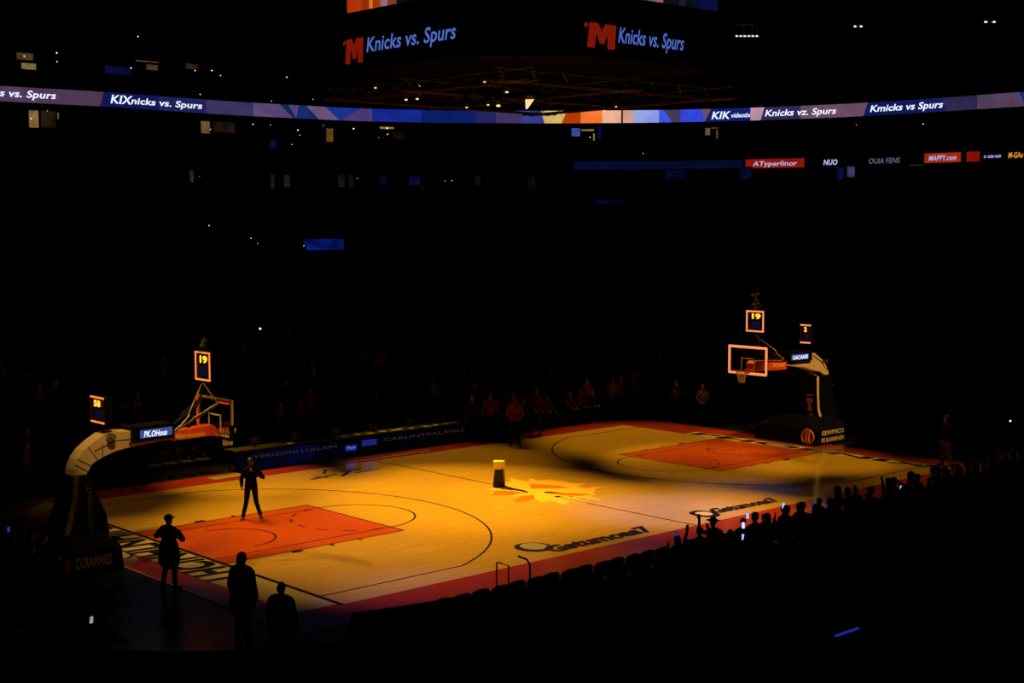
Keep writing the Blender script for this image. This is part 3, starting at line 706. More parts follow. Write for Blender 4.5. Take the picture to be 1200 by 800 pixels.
    mb = MB(); mb.prism([(12.98, 3.06), (14.2, 3.04), (14.2, 3.42), (12.98, 3.44)], lambda q, z: P(q, -.33, z+sdz), lambda q, z: P(q, .33, z+sdz)); add(mb, 'sign_housing', M_BLK, bevel=.015)
    blue = emit('sign_blue', (62, 76, 138), 1.0)
    mb = MB(); mb.prism([(13.06, 3.14), (13.98, 3.12), (13.98, 3.33), (13.06, 3.35)], lambda q, z: P(q, -.345, z+sdz), lambda q, z: P(q, -.335, z+sdz)); add(mb, 'sign_screen', blue)
    L0 = P(13.88 if left else 13.12, -.35, 3.15+sdz); L1 = P(13.22 if left else 13.92, -.35, 3.15+sdz); wd = abs(L1[0]-L0[0])
    mb = text_mb('PK.OHous' if left else 'UACANSI', lambda a, b: (L0[0]+a, L0[1], L0[2]+b), wd, .15, .15, .05); add(mb, 'sign_lettering', E_WHT)
    if left: mb = MB(); mb.prism([(12.95, 3.0), (14.25, 2.96), (14.25, 3.05), (12.95, 3.08)], lambda q, z: P(q, -.30, z+dz), lambda q, z: P(q, .30, z+dz)); add(mb, 'under_pad', M_REDPAD)
    # orange padding near the board
    mb = MB(); mb.prism([(11.74, 2.96), (11.66, 3.02), (11.66, 3.18), (11.75, 3.25), (12.96, 3.17), (12.96, 2.93)], lambda q, z: P(q, -.20, z+dz if left else 3.17+(z-3.09)*1.45), lambda q, z: P(q, .20, z+dz if left else 3.17+(z-3.09)*1.45)); add(mb, 'arm_padding', M_ORPAD, bevel=.03)
    a0 = 12.86 if left else 12.40; 
    if left: mb = text_mb('lCertmuuns', lambda a, b: (-12.90+a, -.235, 2.99+b), .86, .13, .1, .05)
    else: mb = text_mb('SYTALF', lambda a, b: (12.85+a, -.235, 3.08+b), .72, .14, .1, .05)
    add(mb, 'arm_lettering', M_GOLDT)
    # braces from arm to board
    for y in (-.2, .2):
        mb = MB(); mb.tube([P(12.9, y, 3.2+dz), (s*11.72, y*2.6, 3.86)], .03, 10); mb.tube([P(12.45, y*1.7, 3.48+dz), (s*11.72, y*2.6, 3.88)], .045, 10); add(mb, 'brace', mat('blue_black_cylinder', (.006, .009, .03), rough=.3))
    mb = MB(); mb.tube([P(12.93, -.2, 3.2+dz), P(12.6, -.25, 3.45), P(12.45, -.25, 3.75), (s*11.95, 0, 4.4)], .014, 5); mb.tube([P(12.6, -.22, 3.2+dz), P(12.75, -.3, 3.4), P(12.5, -.3, 3.6)], .012, 5)
    mb.tube([(s*11.75, -.45, 3.86), (s*12.0, -.1, 4.42)], .016, 5)
    add(mb, 'cable', M_BEIGE)
    # backboard
    bx = s*11.58; bw, z0, z1 = 1.83/2, 2.90, 3.97; t = .055
    bb = empty('backboard', (bx, 0, z0)); bb.parent = rt; bb.matrix_parent_inverse = rt.matrix_basis.inverted()
    def addb(mb, nm, m): 
        o = mb.build(nm, m); o.parent = bb; o.matrix_parent_inverse = (rt.matrix_basis.inverted() @ bb.matrix_basis).inverted() if False else Matrix.Translation((-bx, 0, -z0)); return o
    mb = MB(); mb.box((bx, 0, (z0+z1)/2), (.012, 2*bw-t, z1-z0-t)); addb(mb, 'glass_pane', M_GLASS)
    mb = MB()
    for y in (-bw+t/2, bw-t/2): mb.box((bx, y, (z0+z1)/2), (.06, t, z1-z0))
    for z in (z0+t/2, z1-t/2): mb.box((bx, 0, z), (.06, 2*bw, t))
    addb(mb, 'board_frame', M_BEIGE)
    mb = MB(); x = bx-.035
    sx, sz0, sz1, st = .305, 3.05, 3.50, .045
    for y in (-sx, sx): mb.box((bx-.01, y, (sz0+sz1)/2), (.012, st, sz1-sz0))
    mb.box((bx-.01, 0, sz1), (.012, 2*sx+st, st)); addb(mb, 'shooter_square', M_WHT)
    mb = MB(); e = .05 if left else .085
    if left:
        mb.box((x, bw-.03, (z0+z1)/2+.02), (.02, e, z1-z0-.08)); mb.box((x, -bw+.40, z1-.11), (.02, .55, .035)); addb(mb, 'led_strip', E_REDD)
    else:
        for y in (-bw+.03, bw-.03): mb.box((x, y, (z0+z1)/2), (.02, e, z1-z0))
        for z in (z0+.03, z1-.03): mb.box((x, 0, z), (.02, 2*bw, e*1.1))
        addb(mb, 'led_strip', E_RED)
    mb = MB()
    if left: mb.box((bx, -bw+.04, z0+.18), (.09, .12, .42)); mb.box((bx, -bw+.35, z0), (.09, .65, .07))
    else: mb.box((bx, -bw, z0-.0), (.07, .05, .05))
    addb(mb, 'corner_padding', M_BLK)
    # rim and net
    rx = s*(11.58-.15-.23); rc = (rx, 0, 3.05)
    mb = MB(); mb.tube([(rx+.23*math.cos(2*PI*i/32), .23*math.sin(2*PI*i/32), 3.05) for i in range(32)], .011, 8, closed=True)
    mb.box((s*(11.58-.10), 0, 3.03), (.16, .16, .05)); mb.box((s*11.54, 0, 3.02), (.02, .24, .20)); add(mb, 'rim', M_RIM)
    mb = MB(); lev = [(.228, 3.04), (.19, 2.93), (.155, 2.82), (.13, 2.71), (.125, 2.61)]
    for k in range(12):
        for sg in (-1, 1):
            mb.tube([(rx+r*math.cos(2*PI*(k+sg*.5*i)/12), r*math.sin(2*PI*(k+sg*.5*i)/12), z) for i, (r, z) in enumerate(lev)], .009, 5)
    add(mb, 'net', M_NET)
    # shot clocks
    def clock(cx, cz, cw, ch, txt, frame, lb, bluepanel=True):
        k = empty('shot_clock', (cx, 0, cz)); k.parent = rt; k.matrix_parent_inverse = rt.matrix_basis.inverted()
        def addk(mb, nm, m): o = mb.build(nm, m); o.parent = k; return o
        mb = MB(); mb.box((0, 0, 0), (.22, cw, ch)); addk(mb, 'clock_housing', M_BLK)
        fx = -.12
        mb = MB(); mb.box((fx+.005, 0, 0), (.01, cw*.9, ch*.92)); addk(mb, 'clock_face', mat('dark_red_clock_face', (.03, .003, .002), rough=.4))
        mb = MB(); st = .045 if left else .06
        if frame: 
            for y in (-1, 1): mb.box((fx-.01, y*(cw/2-st/2), 0), (.02, st, ch))
        for z in (-1, 1): mb.box((fx-.01, 0, z*(ch/2-st/2)), (.02, cw, st))
        addk(mb, 'light_frame', E_RED if not left else emit('amber_red_led', (255, 130, 60), 1.2))
        if not frame:
            for y in (-1, 1):
                mb = MB(); mb.box((fx-.01, y*(cw/2-.015), 0), (.02, .03, ch-.1)); addk(mb, 'side_frame', emit('faint_red_led', (46, 6, 2), 1.0))
        tw = cw*(.5 if len(txt) > 1 else .26); th = ch*.23; y0 = tw/2-(.06 if frame else 0)*1
        mb = text_mb(txt, lambda a, b: (fx-.015, y0-a, ch*.13+b), tw, th, .0, .07); addk(mb, 'digit', E_DIG)
        mb = MB(); mb.box((fx-.005, -.04, -ch*.17), (.01, cw*.5, ch*.34)); addk(mb, 'game_clock_panel', E_BLUE)
        return k
    if left:
        clock(s*11.80, 4.84, .78, .78, '19', True, ''); clock(s*14.85, 3.93, .74, .68, '58', False, '')
    else:
        clock(s*12.10, 4.91, .84, .82, '19', True, ''); clock(s*15.35, 4.25, .50, .76, '2', False, '')
    mb = MB(); mb.tube([(s*11.97, 0, 4.45), (s*11.97, 0, 4.1), P(12.4, 0, 3.2+dz)], .03, 8); mb.tube([(s*11.97, -.25, 4.45), (s*11.6, -.3, 3.97)], .014, 6); mb.tube([(s*11.97, .25, 4.45), (s*11.6, .3, 3.97)], .014, 6)
    add(mb, 'clock_post', M_BLKM); mb = MB(); qx = s*(14.85 if left else 15.35); mb.tube([(qx, 0, 3.6 if left else 3.9), (qx, 0, 3.3)], .03, 8); add(mb, 'clock_post', M_BLKM)
    # camera cluster above the clock
    mb = MB(); cx = s*12.0
    for dx, dy, z in (((0, .1, 5.55), (.0, -.12, 5.6), (.05, .0, 5.75), (-.02, .14, 5.9), (.03, -.1, 5.95), (0, .02, 5.42)) if not left else ((0, -.2, 5.42), (0, -.25, 5.55))):
        mb.box((cx+dx, dy, z), (.12, .07, .07)); mb.lathe([(.02, -.02), (.035, 0), (.02, .03)], 8, (cx+dx, dy, z+.05))
    mb.tube([(cx, 0, 5.2), (cx, 0, 6.0 if not left else 5.5)], .015, 6); mb.tube([(cx, 0, 5.4), (cx, -.3 if not left else -.25, 5.55)], .012, 6)
    add(mb, 'small_camera', mat('bronze_metal', (.35, .25, .12), rough=.5))
    # emblems and writing on the padding
    if left:
        mb = text_mb('CCRAMNIES', lambda a, b: (-16.25+a, -hy-.005, .22+b), .95, .26, .0, .03); add(mb, 'base_lettering', M_DIMT)
        mb = MB(); mb.tube([(-16.72, -hy, .34), (-16.72, -hy-.03, .34)], .12, 20); add(mb, 'base_emblem', M_DIMT)
        mb = MB(); mb.box((-16.45, -hy, .34), (.13, .04, .22)); add(mb, 'base_emblem', M_REDPAD)
        mb = text_mb('FOOTPRINT', lambda a, b: (-15.44-b, -.50-.10*(1.6-a)/1.6, .95+a), 1.15, .13, 0, .02); add(mb, 'column_lettering', mat('faint_lettering', (.10, .09, .075), rough=.7))
    else:
        fq = 13.93
        mb = MB(); mb.tube([(fq-.0, -1.15, .36), (fq-.04, -1.15, .36)], .29, 28); add(mb, 'round_emblem', mat('dark_red_emblem', (.45, .03, .01), rough=.5))
        mb = MB(); mb.tube([(fq-.05, -1.15+.29*math.cos(2*PI*i/28), .36+.29*math.sin(2*PI*i/28)) for i in range(28)], .012, 5, closed=True)
        for o_ in (-.08, .05): mb.tube([(fq-.05, -1.15+o_, .14), (fq-.05, -1.15+o_+.03, .36), (fq-.05, -1.15+o_-.02, .58)], .018, 5)
        add(mb, 'emblem_mark', M_GOLDT)
        mb = text_mb('GEWPMCO', lambda a, b: (14.3+a*1.0, -hy-.01, .40+b), 1.5, .17, 0, .05); add(mb, 'base_lettering', M_WHITEP)
        mb = text_mb('FE RAMMNEN', lambda a, b: (14.3+a*1.0, -hy-.01, .12+b), 1.5, .17, 0, .05); add(mb, 'base_lettering', M_WHITEP)
        for y_, z_, a_, b_ in ((-.12, 1.78, .34, .04), (-.12, 1.58, .26, .16), (-.12, 1.36, .12, .24), (-.12, 1.20, .16, .1), (-.12, .98, .30, .14)):
            xf = interp(z_, [.8, 1.2, 1.8, 2.55], [15.5, 15.42, 15.42, 15.5]); mb = MB(); mb.box((xf-.02, y_, z_), (.03, a_, b_)); add(mb, 'column_emblem', mat('dull_orange_print', (.35, .07, .02), rough=.6))
    return rt
basket(-1); basket(1)

# ---------------------------------------------------------------- people
V3 = Vector
def cap_geo(p0, p1, r0, r1, seg=14, sq=None):
    """tapered capsule, closed; sq=(axis vector, factor) flattens it"""
    p0, p1 = V3(p0), V3(p1); t = p1-p0; ln = t.length; t = t.normalized() if ln > 1e-6 else V3((0, 0, 1))
    ref = V3((0, 1, 0)) if abs(t.y) < .9 else V3((1, 0, 0)); x = (ref-t*ref.dot(t)).normalized(); y = t.cross(x)
    prof = [(r0*math.sin(a), -r0*math.cos(a)) for a in (.25, .6, 1.0, 1.35)] + [(r0, 0), (r1, ln)] + [(r1*math.cos(a), ln+r1*math.sin(a)) for a in (.25, .6, 1.0, 1.3)]
    vs = [p0+t*h+(x*math.cos(2*PI*k/seg)+y*math.sin(2*PI*k/seg))*r for r, h in prof for k in range(seg)]
    n = len(prof); fs = [(i*seg+k, i*seg+(k+1) % seg, (i+1)*seg+(k+1) % seg, (i+1)*seg+k) for i in range(n-1) for k in range(seg)]
    fs += [tuple(reversed(range(seg))), tuple((n-1)*seg+k for k in range(seg))]
    return vs, fs
def ell_geo(c, r, seg=18, rg=12, rot=None):
    vs = []; c = V3(c)
    for i in range(1, rg):
        a = PI*i/rg
        for k in range(seg):
            b = 2*PI*k/seg; p = V3((r[0]*math.sin(a)*math.cos(b), r[1]*math.sin(a)*math.sin(b), r[2]*math.cos(a)))
            vs.append(c+(rot @ p if rot else p))
    top = len(vs); tp = V3((0, 0, r[2])); vs.append(c+(rot @ tp if rot else tp)); vs.append(c-(rot @ tp if rot else tp))
    fs = [(i*seg+k, i*seg+(k+1) % seg, (i+1)*seg+(k+1) % seg, (i+1)*seg+k) for i in range(rg-2) for k in range(seg)]
    fs += [(top, (k+1) % seg, k) for k in range(seg)]+[(top+1, (rg-2)*seg+k, (rg-2)*seg+(k+1) % seg) for k in range(seg)]
    return vs, fs
POSES = {  # arms: (elbow, wrist, finger direction, palm normal) right then left; x is the figure's own right side
    'relaxed': (((.27, -.02, 1.15), (.28, .07, .91), (0, .15, -1), (-1, 0, 0)), ((-.27, -.02, 1.15), (-.28, .07, .91), (0, .15, -1), (1, 0, 0))),
    'microphone': (((.28, .02, 1.16), (.25, .17, 1.02), (-.1, .3, -1), (-1, 0, 0)), ((-.36, .06, 1.24), (-.13, .25, 1.42), (.8, .25, .5), (0, -.3, 1))),
    'phone_up': (((.33, .10, 1.22), (.16, .28, 1.46), (-.1, .2, 1), (-.6, -.5, 0)), ((-.33, .10, 1.22), (-.16, .28, 1.46), (.1, .2, 1), (.6, -.5, 0))),
    'elbows_out': (((.40, .02, 1.25), (.12, .22, 1.36), (-1, .1, .4), (0, -1, 0)), ((-.40, .02, 1.25), (-.12, .22, 1.36), (1, .1, .4), (0, -1, 0))),
    'arms_raised': (((.36, .10, 1.42), (.27, .16, 1.68), (-.1, .1, 1), (0, 1, 0)), ((-.36, .10, 1.42), (-.27, .16, 1.68), (.1, .1, 1), (0, 1, 0))),
    'one_raised': (((.27, -.02, 1.15), (.26, .1, .92), (0, .2, -1), (-1, 0, 0)), ((-.34, .08, 1.46), (-.30, .16, 1.72), (0, .1, 1), (0, 1, 0))),
    'heart': (((.27, .0, 1.16), (.27, .08, .92), (0, .15, -1), (-1, 0, 0)), ((-.30, .06, 1.18), (-.04, .20, 1.33), (1, -.1, .25), (0, -1, 0))),
    'clasped': (((.28, .04, 1.17), (.07, .24, 1.02), (-1, .1, -.2), (0, -1, 0)), ((-.28, .04, 1.17), (-.07, .25, .99), (1, .1, -.2), (0, -1, 0))),
    'seated': (((.26, .06, .86), (.13, .30, .70), (-.3, 1, -.1), (0, 0, -1)), ((-.26, .06, .86), (-.13, .30, .70), (.3, 1, -.1), (0, 0, -1))),
}
def body_parts(pose, stride=.0, bulk=1.0, cap='short', fat=1.0, legs='stand', hand_r=.0085):
    """list of (geometry, label, segment) in figure space: facing +y, z up, 1.80 m tall"""
    G = []
    def cap_(a, b, r0, r1, lab): G.append((cap_geo(a, b, r0, r1), lab, V3(a), V3(b), max(r0, r1)))
    def ell_(c, r, lab, rot=None): G.append((ell_geo(c, r, rot=rot), lab, V3(c), V3(c), max(r)))
    seat = pose == 'seated'; dz = -.44 if seat else 0
    B = bulk
    for sg, st in ((1, stride), (-1, -stride)):
        hip = V3((sg*.095, 0, .93+dz))
        if seat: knee = V3((sg*.13, .43, .50)); ank = V3((sg*.13, .40, .09))
        else: knee = V3((sg*(.105+abs(stride)*.12), .02+st*.30, .50)); ank = V3((sg*(.11+abs(stride)*.5), -.03+st*.62, .085))
        cap_(hip, knee, .092*fat, .062*fat, 'trousers'); cap_(knee, ank, .062*fat, .048*fat, 'trousers')
        cap_(ank+V3((0, -.03, -.035)), ank+V3((sg*.03, .16, -.05)), .045, .034, 'shoes')
    ell_((0, -.01, 1.00+dz), (.165*fat, .118*fat, .135), 'trousers')
    ell_((0, 0, 1.13+dz), (.155*fat*B, .112*fat*B, .17), 'jacket')
    ell_((0, .005, 1.31+dz), (.178*B, .122*B, .19), 'jacket')
    SB = min(B, 1.1); cap_((-.145*SB, -.005, 1.45+dz), (.145*SB, -.005, 1.45+dz), .062*SB, .062*SB, 'jacket')
    if B > 1.1: ell_((0, 0, 1.0+dz), (.205*B, .15*B, .28), 'jacket'); cap_((0, 0, .98+dz), (0, 0, .74+dz), .19*B, .205*B, 'jacket') if B > 1.17 else None
    else: ell_((0, 0, 1.02+dz), (.172*fat*B, .127*fat*B, .13), 'jacket')
    cap_((0, -.01, 1.48+dz), (0, .015, 1.60+dz), .056, .052, 'skin')
    hz = 1.685+dz
    for sg in (-1, 1): cap_((0, -.015, 1.535+dz), (sg*.14*B, -.01, 1.465+dz), .045, .05*B, 'jacket')
    ell_((0, .018, hz), (.081, .101, .117), 'skin'); ell_((0, .048, hz-.06), (.060, .064, .060), 'skin')
    cap_((0, .108, hz+.01), (0, .125, hz-.022), .010, .015, 'skin'); cap_((-.018, .102, hz-.055), (.018, .102, hz-.055), .010, .010, 'skin')
    for sg in (-1, 1):
        ell_((sg*.079, .01, hz-.005), (.012, .022, .034), 'skin'); cap_((sg*.018, .100, hz+.028), (sg*.045, .090, hz+.028), .010, .009, 'skin')
    if cap == 'short': ell_((0, -.004, hz+.03), (.089, .107, .103), 'hair')
    elif cap == 'long': ell_((0, -.008, hz+.025), (.090, .104, .102), 'hair'); cap_((0, -.06, hz), (0, -.07, hz-.20), .075, .06, 'hair')
    elif cap == 'cap': ell_((0, .0, hz+.04), (.094, .110, .09), 'hair'); ell_((0, .12, hz+.035), (.07, .08, .012), 'hair')
    elif cap == 'hat': ell_((0, .01, hz+.06), (.088, .10, .085), 'hair'); ell_((0, .015, hz+.045), (.17, .18, .014), 'hair')
    elif cap == 'hood': ell_((0, -.01, hz+.02), (.098, .112, .125), 'hair'); cap_((0, -.05, hz-.06), (0, -.05, hz-.18), .085, .10, 'hair')
    elif cap == 'bald': ell_((0, -.03, hz-.01), (.078, .075, .07), 'hair')
    for sg, (el, wr, fd, pn) in zip((1, -1), POSES[pose]):
        sh = V3((sg*.185*min(B, 1.12), -.005, (1.435 if B < 1.15 else 1.41)+dz)); el = V3(el); wr = V3(wr)
        if seat: pass
        cap_(sh, el, .058*B, .046*B, 'jacket'); cap_(el, wr, .046*B, .034*(1+.5*(B-1)), 'jacket')
        fd = V3(fd).normalized(); pn = V3(pn); pn = (pn-fd*pn.dot(fd)).normalized(); sd = fd.cross(pn)
        cap_(wr, wr+fd*.03, .027, .026, 'skin')
        for j in range(4):
            o = sd*((j-1.5)*.021); k0 = wr+fd*.025+o*.8; k1 = wr+fd*.095+o
            cap_(k0, k1, .013, .0115, 'skin')
            ln = (.066, .076, .072, .056)[j]; f1 = (fd*.85+pn*.5).normalized(); f2 = (fd*.35+pn*.95).normalized()
            k2 = k1+f1*ln*.55; k3 = k2+f2*ln*.5
            cap_(k1, k2, hand_r+.001, hand_r, 'skin'); cap_(k2, k3, hand_r, hand_r*.85, 'skin')
        ts = -1 if sg > 0 else 1
        t0 = wr+fd*.03+sd*ts*.025; t1 = t0+(sd*ts*.7+fd*.6+pn*.3).normalized()*.045; t2 = t1+(fd*.8+pn*.6).normalized()*.032
        cap_(t0, t1, .013, .011, 'skin'); cap_(t1, t2, .011, .009, 'skin')
    return G
def fuse(G, voxel, name, smooth_it=3):
    me = bpy.data.meshes.new(name); vs = []; fs = []
    for (g, lab, a, b, r) in G:
        n = len(vs); vs += [tuple(v) for v in g[0]]; fs += [tuple(i+n for i in f) for f in g[1]]
    me.from_pydata(vs, [], fs); bm = bmesh.new(); bm.from_mesh(me); bmesh.ops.recalc_face_normals(bm, faces=bm.faces); bm.to_mesh(me); bm.free()
    o = bpy.data.objects.new(name, me); C.objects.link(o)
    r = o.modifiers.new('r', 'REMESH'); r.mode = 'VOXEL'; r.voxel_size = voxel
    if smooth_it: s = o.modifiers.new('s', 'SMOOTH'); s.factor = .5; s.iterations = smooth_it
    dg = bpy.context.evaluated_depsgraph_get(); out = bpy.data.meshes.new_from_object(o.evaluated_get(dg)); out.name = name
    bpy.data.objects.remove(o); bpy.data.meshes.remove(me)
    out.polygons.foreach_set('use_smooth', [True]*len(out.polygons)); return out
LABS = ['skin', 'jacket', 'trousers', 'shoes', 'hair']
import numpy as np
def classify(me, G):
    """which piece of the figure each face of the fused surface belongs to"""
    n = len(me.polygons); c = np.empty(n*3); me.polygons.foreach_get('center', c); c = c.reshape(-1, 3)
    best = np.full(n, 1e9); lab = np.zeros(n, int)
    for (g, l, a, b, r) in G:
        gv = np.array([tuple(v) for v in g[0]]); ce = gv.mean(0)
        if (V3(a)-V3(b)).length < 1e-6:
            h = (gv.max(0)-gv.min(0))/2; d = np.linalg.norm((c-ce)/h, axis=1); d = (d-1)*h.min()
        else:
            A = np.array(a); Bv = np.array(b)-A; t = np.clip(((c-A)@Bv)/(Bv@Bv), 0, 1); d = np.linalg.norm(c-(A+t[:, None]*Bv), axis=1)-r*.93
        li = LABS.index(l); m = d < best; best[m] = d[m]; lab[m] = li
    # the face itself stays skin
    return lab
def person_mesh(name, pose, mats5, voxel=.0135, **kw):
    G = body_parts(pose, hand_r=max(.0085, voxel*.8), **kw); me = fuse(G, voxel, name, 2); lab = classify(me, G)
    cen = np.empty(len(me.polygons)*3); me.polygons.foreach_get('center', cen); cen = cen.reshape(-1, 3)
    for m in mats5: me.materials.append(m)
    me.polygons.foreach_set('material_index', lab.astype('i')); return me
SK = mat('skin_tone', (.30, .16, .09), rough=.5, spec=.3); SKD = mat('deep_skin_tone', (.10, .05, .03), rough=.5, spec=.3)
CL = lambda n, c: mat('cloth_'+n, c, rough=.85, spec=.1)
DK = CL('black', (.008, .008, .010)); CH = CL('charcoal', (.02, .02, .022)); NVY = CL('navy', (.01, .012, .03)); RED = CL('red', (.22, .02, .01)); GRY = CL('grey', (.06, .06, .06)); WT = CL('white', (.20, .19, .17)); MAR = CL('maroon', (.08, .012, .01)); ORG = CL('orange', (.22, .05, .01)); HR = mat('dark_hair', (.010, .008, .006), rough=.6); SH = mat('black_shoe', (.01, .01, .01), rough=.35); YEL = CL('yellow', (.75, .36, .05))
def hero(name_label, group, pose, loc, rz, h=1.8, voxel=.0085, mats=(SK, DK, DK, SH, HR), **kw):
    """a figure with one continuous body and its clothes and hair as children"""
    G = body_parts(pose, **kw); me = fuse(G, voxel, 'person', 2); lab = classify(me, G)
    body = bpy.data.objects.new('person', me); C.objects.link(body); me.materials.append(mats[0])
    body.location = loc; body.rotation_euler = (0, 0, rz); body.scale = (h/1.8,)*3
    mark(body, name_label, 'person', group)
    nv = len(me.vertices); co = np.empty(nv*3); me.vertices.foreach_get('co', co); co = co.reshape(-1, 3)
    no = np.array([tuple(v.normal) for v in me.vertices])
    for li, nm in ((1, 'jacket'), (2, 'trousers'), (3, 'shoe'), (4, 'hair')):
        idx = [i for i in range(len(lab)) if lab[i] == li]
        if not idx: continue
        if nm == 'shoe':
            cx = np.array([me.polygons[i].center.x for i in idx]); groups = [[i for i, x in zip(idx, cx) if x > 0], [i for i, x in zip(idx, cx) if x <= 0]]
        else: groups = [idx]
        off = {'jacket': .012, 'trousers': .007, 'shoe': .006, 'hair': .005}[nm]
        for gp in groups:
            if not gp: continue
            mp = {}; vs = []; fs = []
            for i in gp:
                f = []
                for v in me.polygons[i].vertices:
                    if v not in mp: mp[v] = len(vs); vs.append(tuple(co[v]+no[v]*off))
                    f.append(mp[v])
                fs.append(f)
            m2 = bpy.data.meshes.new(nm); m2.from_pydata(vs, [], fs); m2.materials.append(mats[li]); m2.polygons.foreach_set('use_smooth', [True]*len(fs))
            o = bpy.data.objects.new(nm, m2); C.objects.link(o); o.parent = body
    return body
def facing(p, q): return math.atan2(q[1]-p[1], q[0]-p[0])-PI/2
def phone(loc, rz, label, k=1.0, rgb=(200, 210, 255), tilt=.2):
    rt = empty('smartphone', loc, rz); rt.rotation_euler = (tilt, 0, rz); mark(rt, label, 'phone')
    mb = MB(); mb.box((0, 0, 0), (.078, .010, .155)); mb.build('phone_case', M_BLK, rt, bevel=.003)
    mb = MB(); mb.box((0, -.006, 0), (.070, .002, .142)); mb.build('screen', emit('phone_%d_%d_%d' % rgb, rgb, k), rt)

# singer on the court
man = hero('person in a dark suit singing on the orange key with one hand at the mouth', None, 'microphone', (-9.35, 1.85, .008), facing((-9.35, 1.85), (-31, -25))+.0, 1.80, mats=(mat('singer_skin', (.06, .028, .015), rough=.5), mat('cloth_suit', (.003, .0027, .003), rough=.8, spec=.05), mat('cloth_suit', (0, 0, 0)), mat('brown_shoe', (.10, .06, .035), rough=.3), HR), stride=.25, bulk=1.05)
mic = empty('microphone'); R_ = Matrix.Rotation(man.rotation_euler.z, 4, 'Z'); mic.location = V3((-9.35, 1.85, .008))+R_ @ V3((-.055, .285, 1.475)); mic.rotation_euler = (-.9, 0, man.rotation_euler.z)
mark(mic, 'black handheld microphone in the hand of the singing person', 'microphone')
mb = MB(); mb.lathe([(.011, -.12), (.017, .04), (.022, .05)], 12); mb.build('handle', M_BLKM, mic)
mb = MB(); mb.lathe([(.020, .05), (.027, .068), (.024, .09), (.008, .10)], 14); mb.build('mesh_head', M_CHROME, mic)
# three onlookers seen from behind at the near corner
o1 = (-15.06, -3.75); hero('person in black standing behind the lettered baseline with both elbows out', None, 'elbows_out', (*o1, 0), facing(o1, (0, 2)), 1.80, mats=(SKD, DK, DK, SH, HR), stride=.08, bulk=1.2, cap='cap')
o2 = (-15.92, -8.45); hero('person in a bulky hooded black coat standing at the court corner', None, 'relaxed', (*o2, 0), facing(o2, (0, 0)), 1.84, mats=(SKD, DK, DK, SH, DK), bulk=1.28, cap='hood', fat=1.1)
o3 = (-16.45, -10.75); hero('bareheaded person in a wide black coat standing nearest the courtside chairs', None, 'relaxed', (*o3, 0), facing(o3, (0, 0)), 1.76, mats=(SKD, DK, DK, SH, HR), bulk=1.26, cap='bald')
# players and staff at the far sideline
for (x, y, pose, m5, h, lab_, st) in ((5.45, 6.55, 'clasped', (SKD, RED, DK, SH, HR), 1.95, 'tall person in red top and black trousers standing on court at the far sideline', .1),
                                   (5.75, 8.35, 'heart', (SKD, CL('dark_red_jersey', (.14, .015, .01)), DK, SH, HR), 1.95, 'person in a dark red jersey standing off the far sideline, facing the court', .05),
                                   (5.1, 8.7, 'relaxed', (SK, CH, DK, SH, HR), 1.85, 'person in charcoal clothes standing at the end of the scorer table', .05),
                                   (8.1, 8.15, 'clasped', (SKD, MAR, CH, mat('orange_shoe', (.6, .2, .06)), HR), 1.92, 'person in a maroon warm up with pale shoes, hands clasped, beside the bench', .18),
                                   (7.2, 8.6, 'relaxed', (SKD, MAR, DK, SH, HR), 1.90, 'person in maroon standing between the red jersey and the pale shoes', .1),
                                   (13.6, -7.3, 'relaxed', (SK, DK, CL('tan', (.12, .06, .03)), SH, HR), 1.85, 'person in black with bare lower legs standing beyond the lettered baseline', .12)):
    hero(lab_, None, pose, (x, y, .004), facing((x, y), (0, 0)), h, voxel=.010, mats=m5, stride=st)

# prototypes for the crowd
PROTO = {}
def proto(key, pose, mats5, **kw):
    PROTO[key] = person_mesh('person', pose, mats5, **kw)
proto('relaxed_black', 'relaxed', (SKD, DK, DK, SH, HR)); proto('clasped_black', 'clasped', (SK, CH, DK, SH, HR), cap='long', fat=1.08)
proto('heart_grey', 'heart', (SK, GRY, DK, SH, HR), fat=1.1, bulk=1.05); proto('phone_black', 'phone_up', (SKD, DK, DK, SH, HR))
proto('raised_black', 'arms_raised', (SKD, DK, DK, SH, HR)); proto('one_black', 'one_raised', (SKD, DK, DK, SH, HR), cap='hat')
proto('cap_black', 'relaxed', (SK, DK, DK, SH, HR), cap='cap', bulk=1.1); proto('hood_black', 'clasped', (SKD, DK, DK, SH, DK), cap='hood', bulk=1.15)
proto('bald_black', 'relaxed', (SK, CH, DK, SH, SK), cap='bald', fat=1.12, bulk=1.1); proto('seated_dark', 'seated', (SK, CH, DK, SH, HR)); proto('seated_red', 'seated', (SKD, MAR, DK, SH, HR))
def recol(key, new, mats5):
    m = PROTO[key].copy(); 
    for i, q in enumerate(mats5): m.materials[i] = q
    PROTO[new] = m
recol('heart_grey', 'heart_red', (SK, RED, DK, SH, HR)); recol('relaxed_black', 'relaxed_maroon', (SK, MAR, DK, SH, HR)); recol('clasped_black', 'clasped_white', (SK, WT, DK, SH, HR)); recol('relaxed_black', 'relaxed_white', (SK, WT, CH, SH, HR))
recol('bald_black', 'bald_yellow', (YEL, DK, DK, SH, YEL)); recol('relaxed_black', 'relaxed_orange', (SK, ORG, DK, SH, HR)); recol('bald_black', 'pale_head', (mat('pale_skin', (.6, .4, .25)), WT, DK, SH, mat('pale_skin', (.6, .4, .25))))
PLACED = []
def crowd(key, loc, rz, h, label, group=None):
    o = bpy.data.objects.new('person', PROTO[key]); C.objects.link(o); o.location = loc; o.rotation_euler = (0, 0, rz); o.scale = (h/1.8,)*3
    mark(o, label, 'person', group); PLACED.append((loc[0], loc[1])); return o
def free(x, y, r=.45): return all((x-a)**2+(y-b)**2 > r*r for a, b in PLACED)
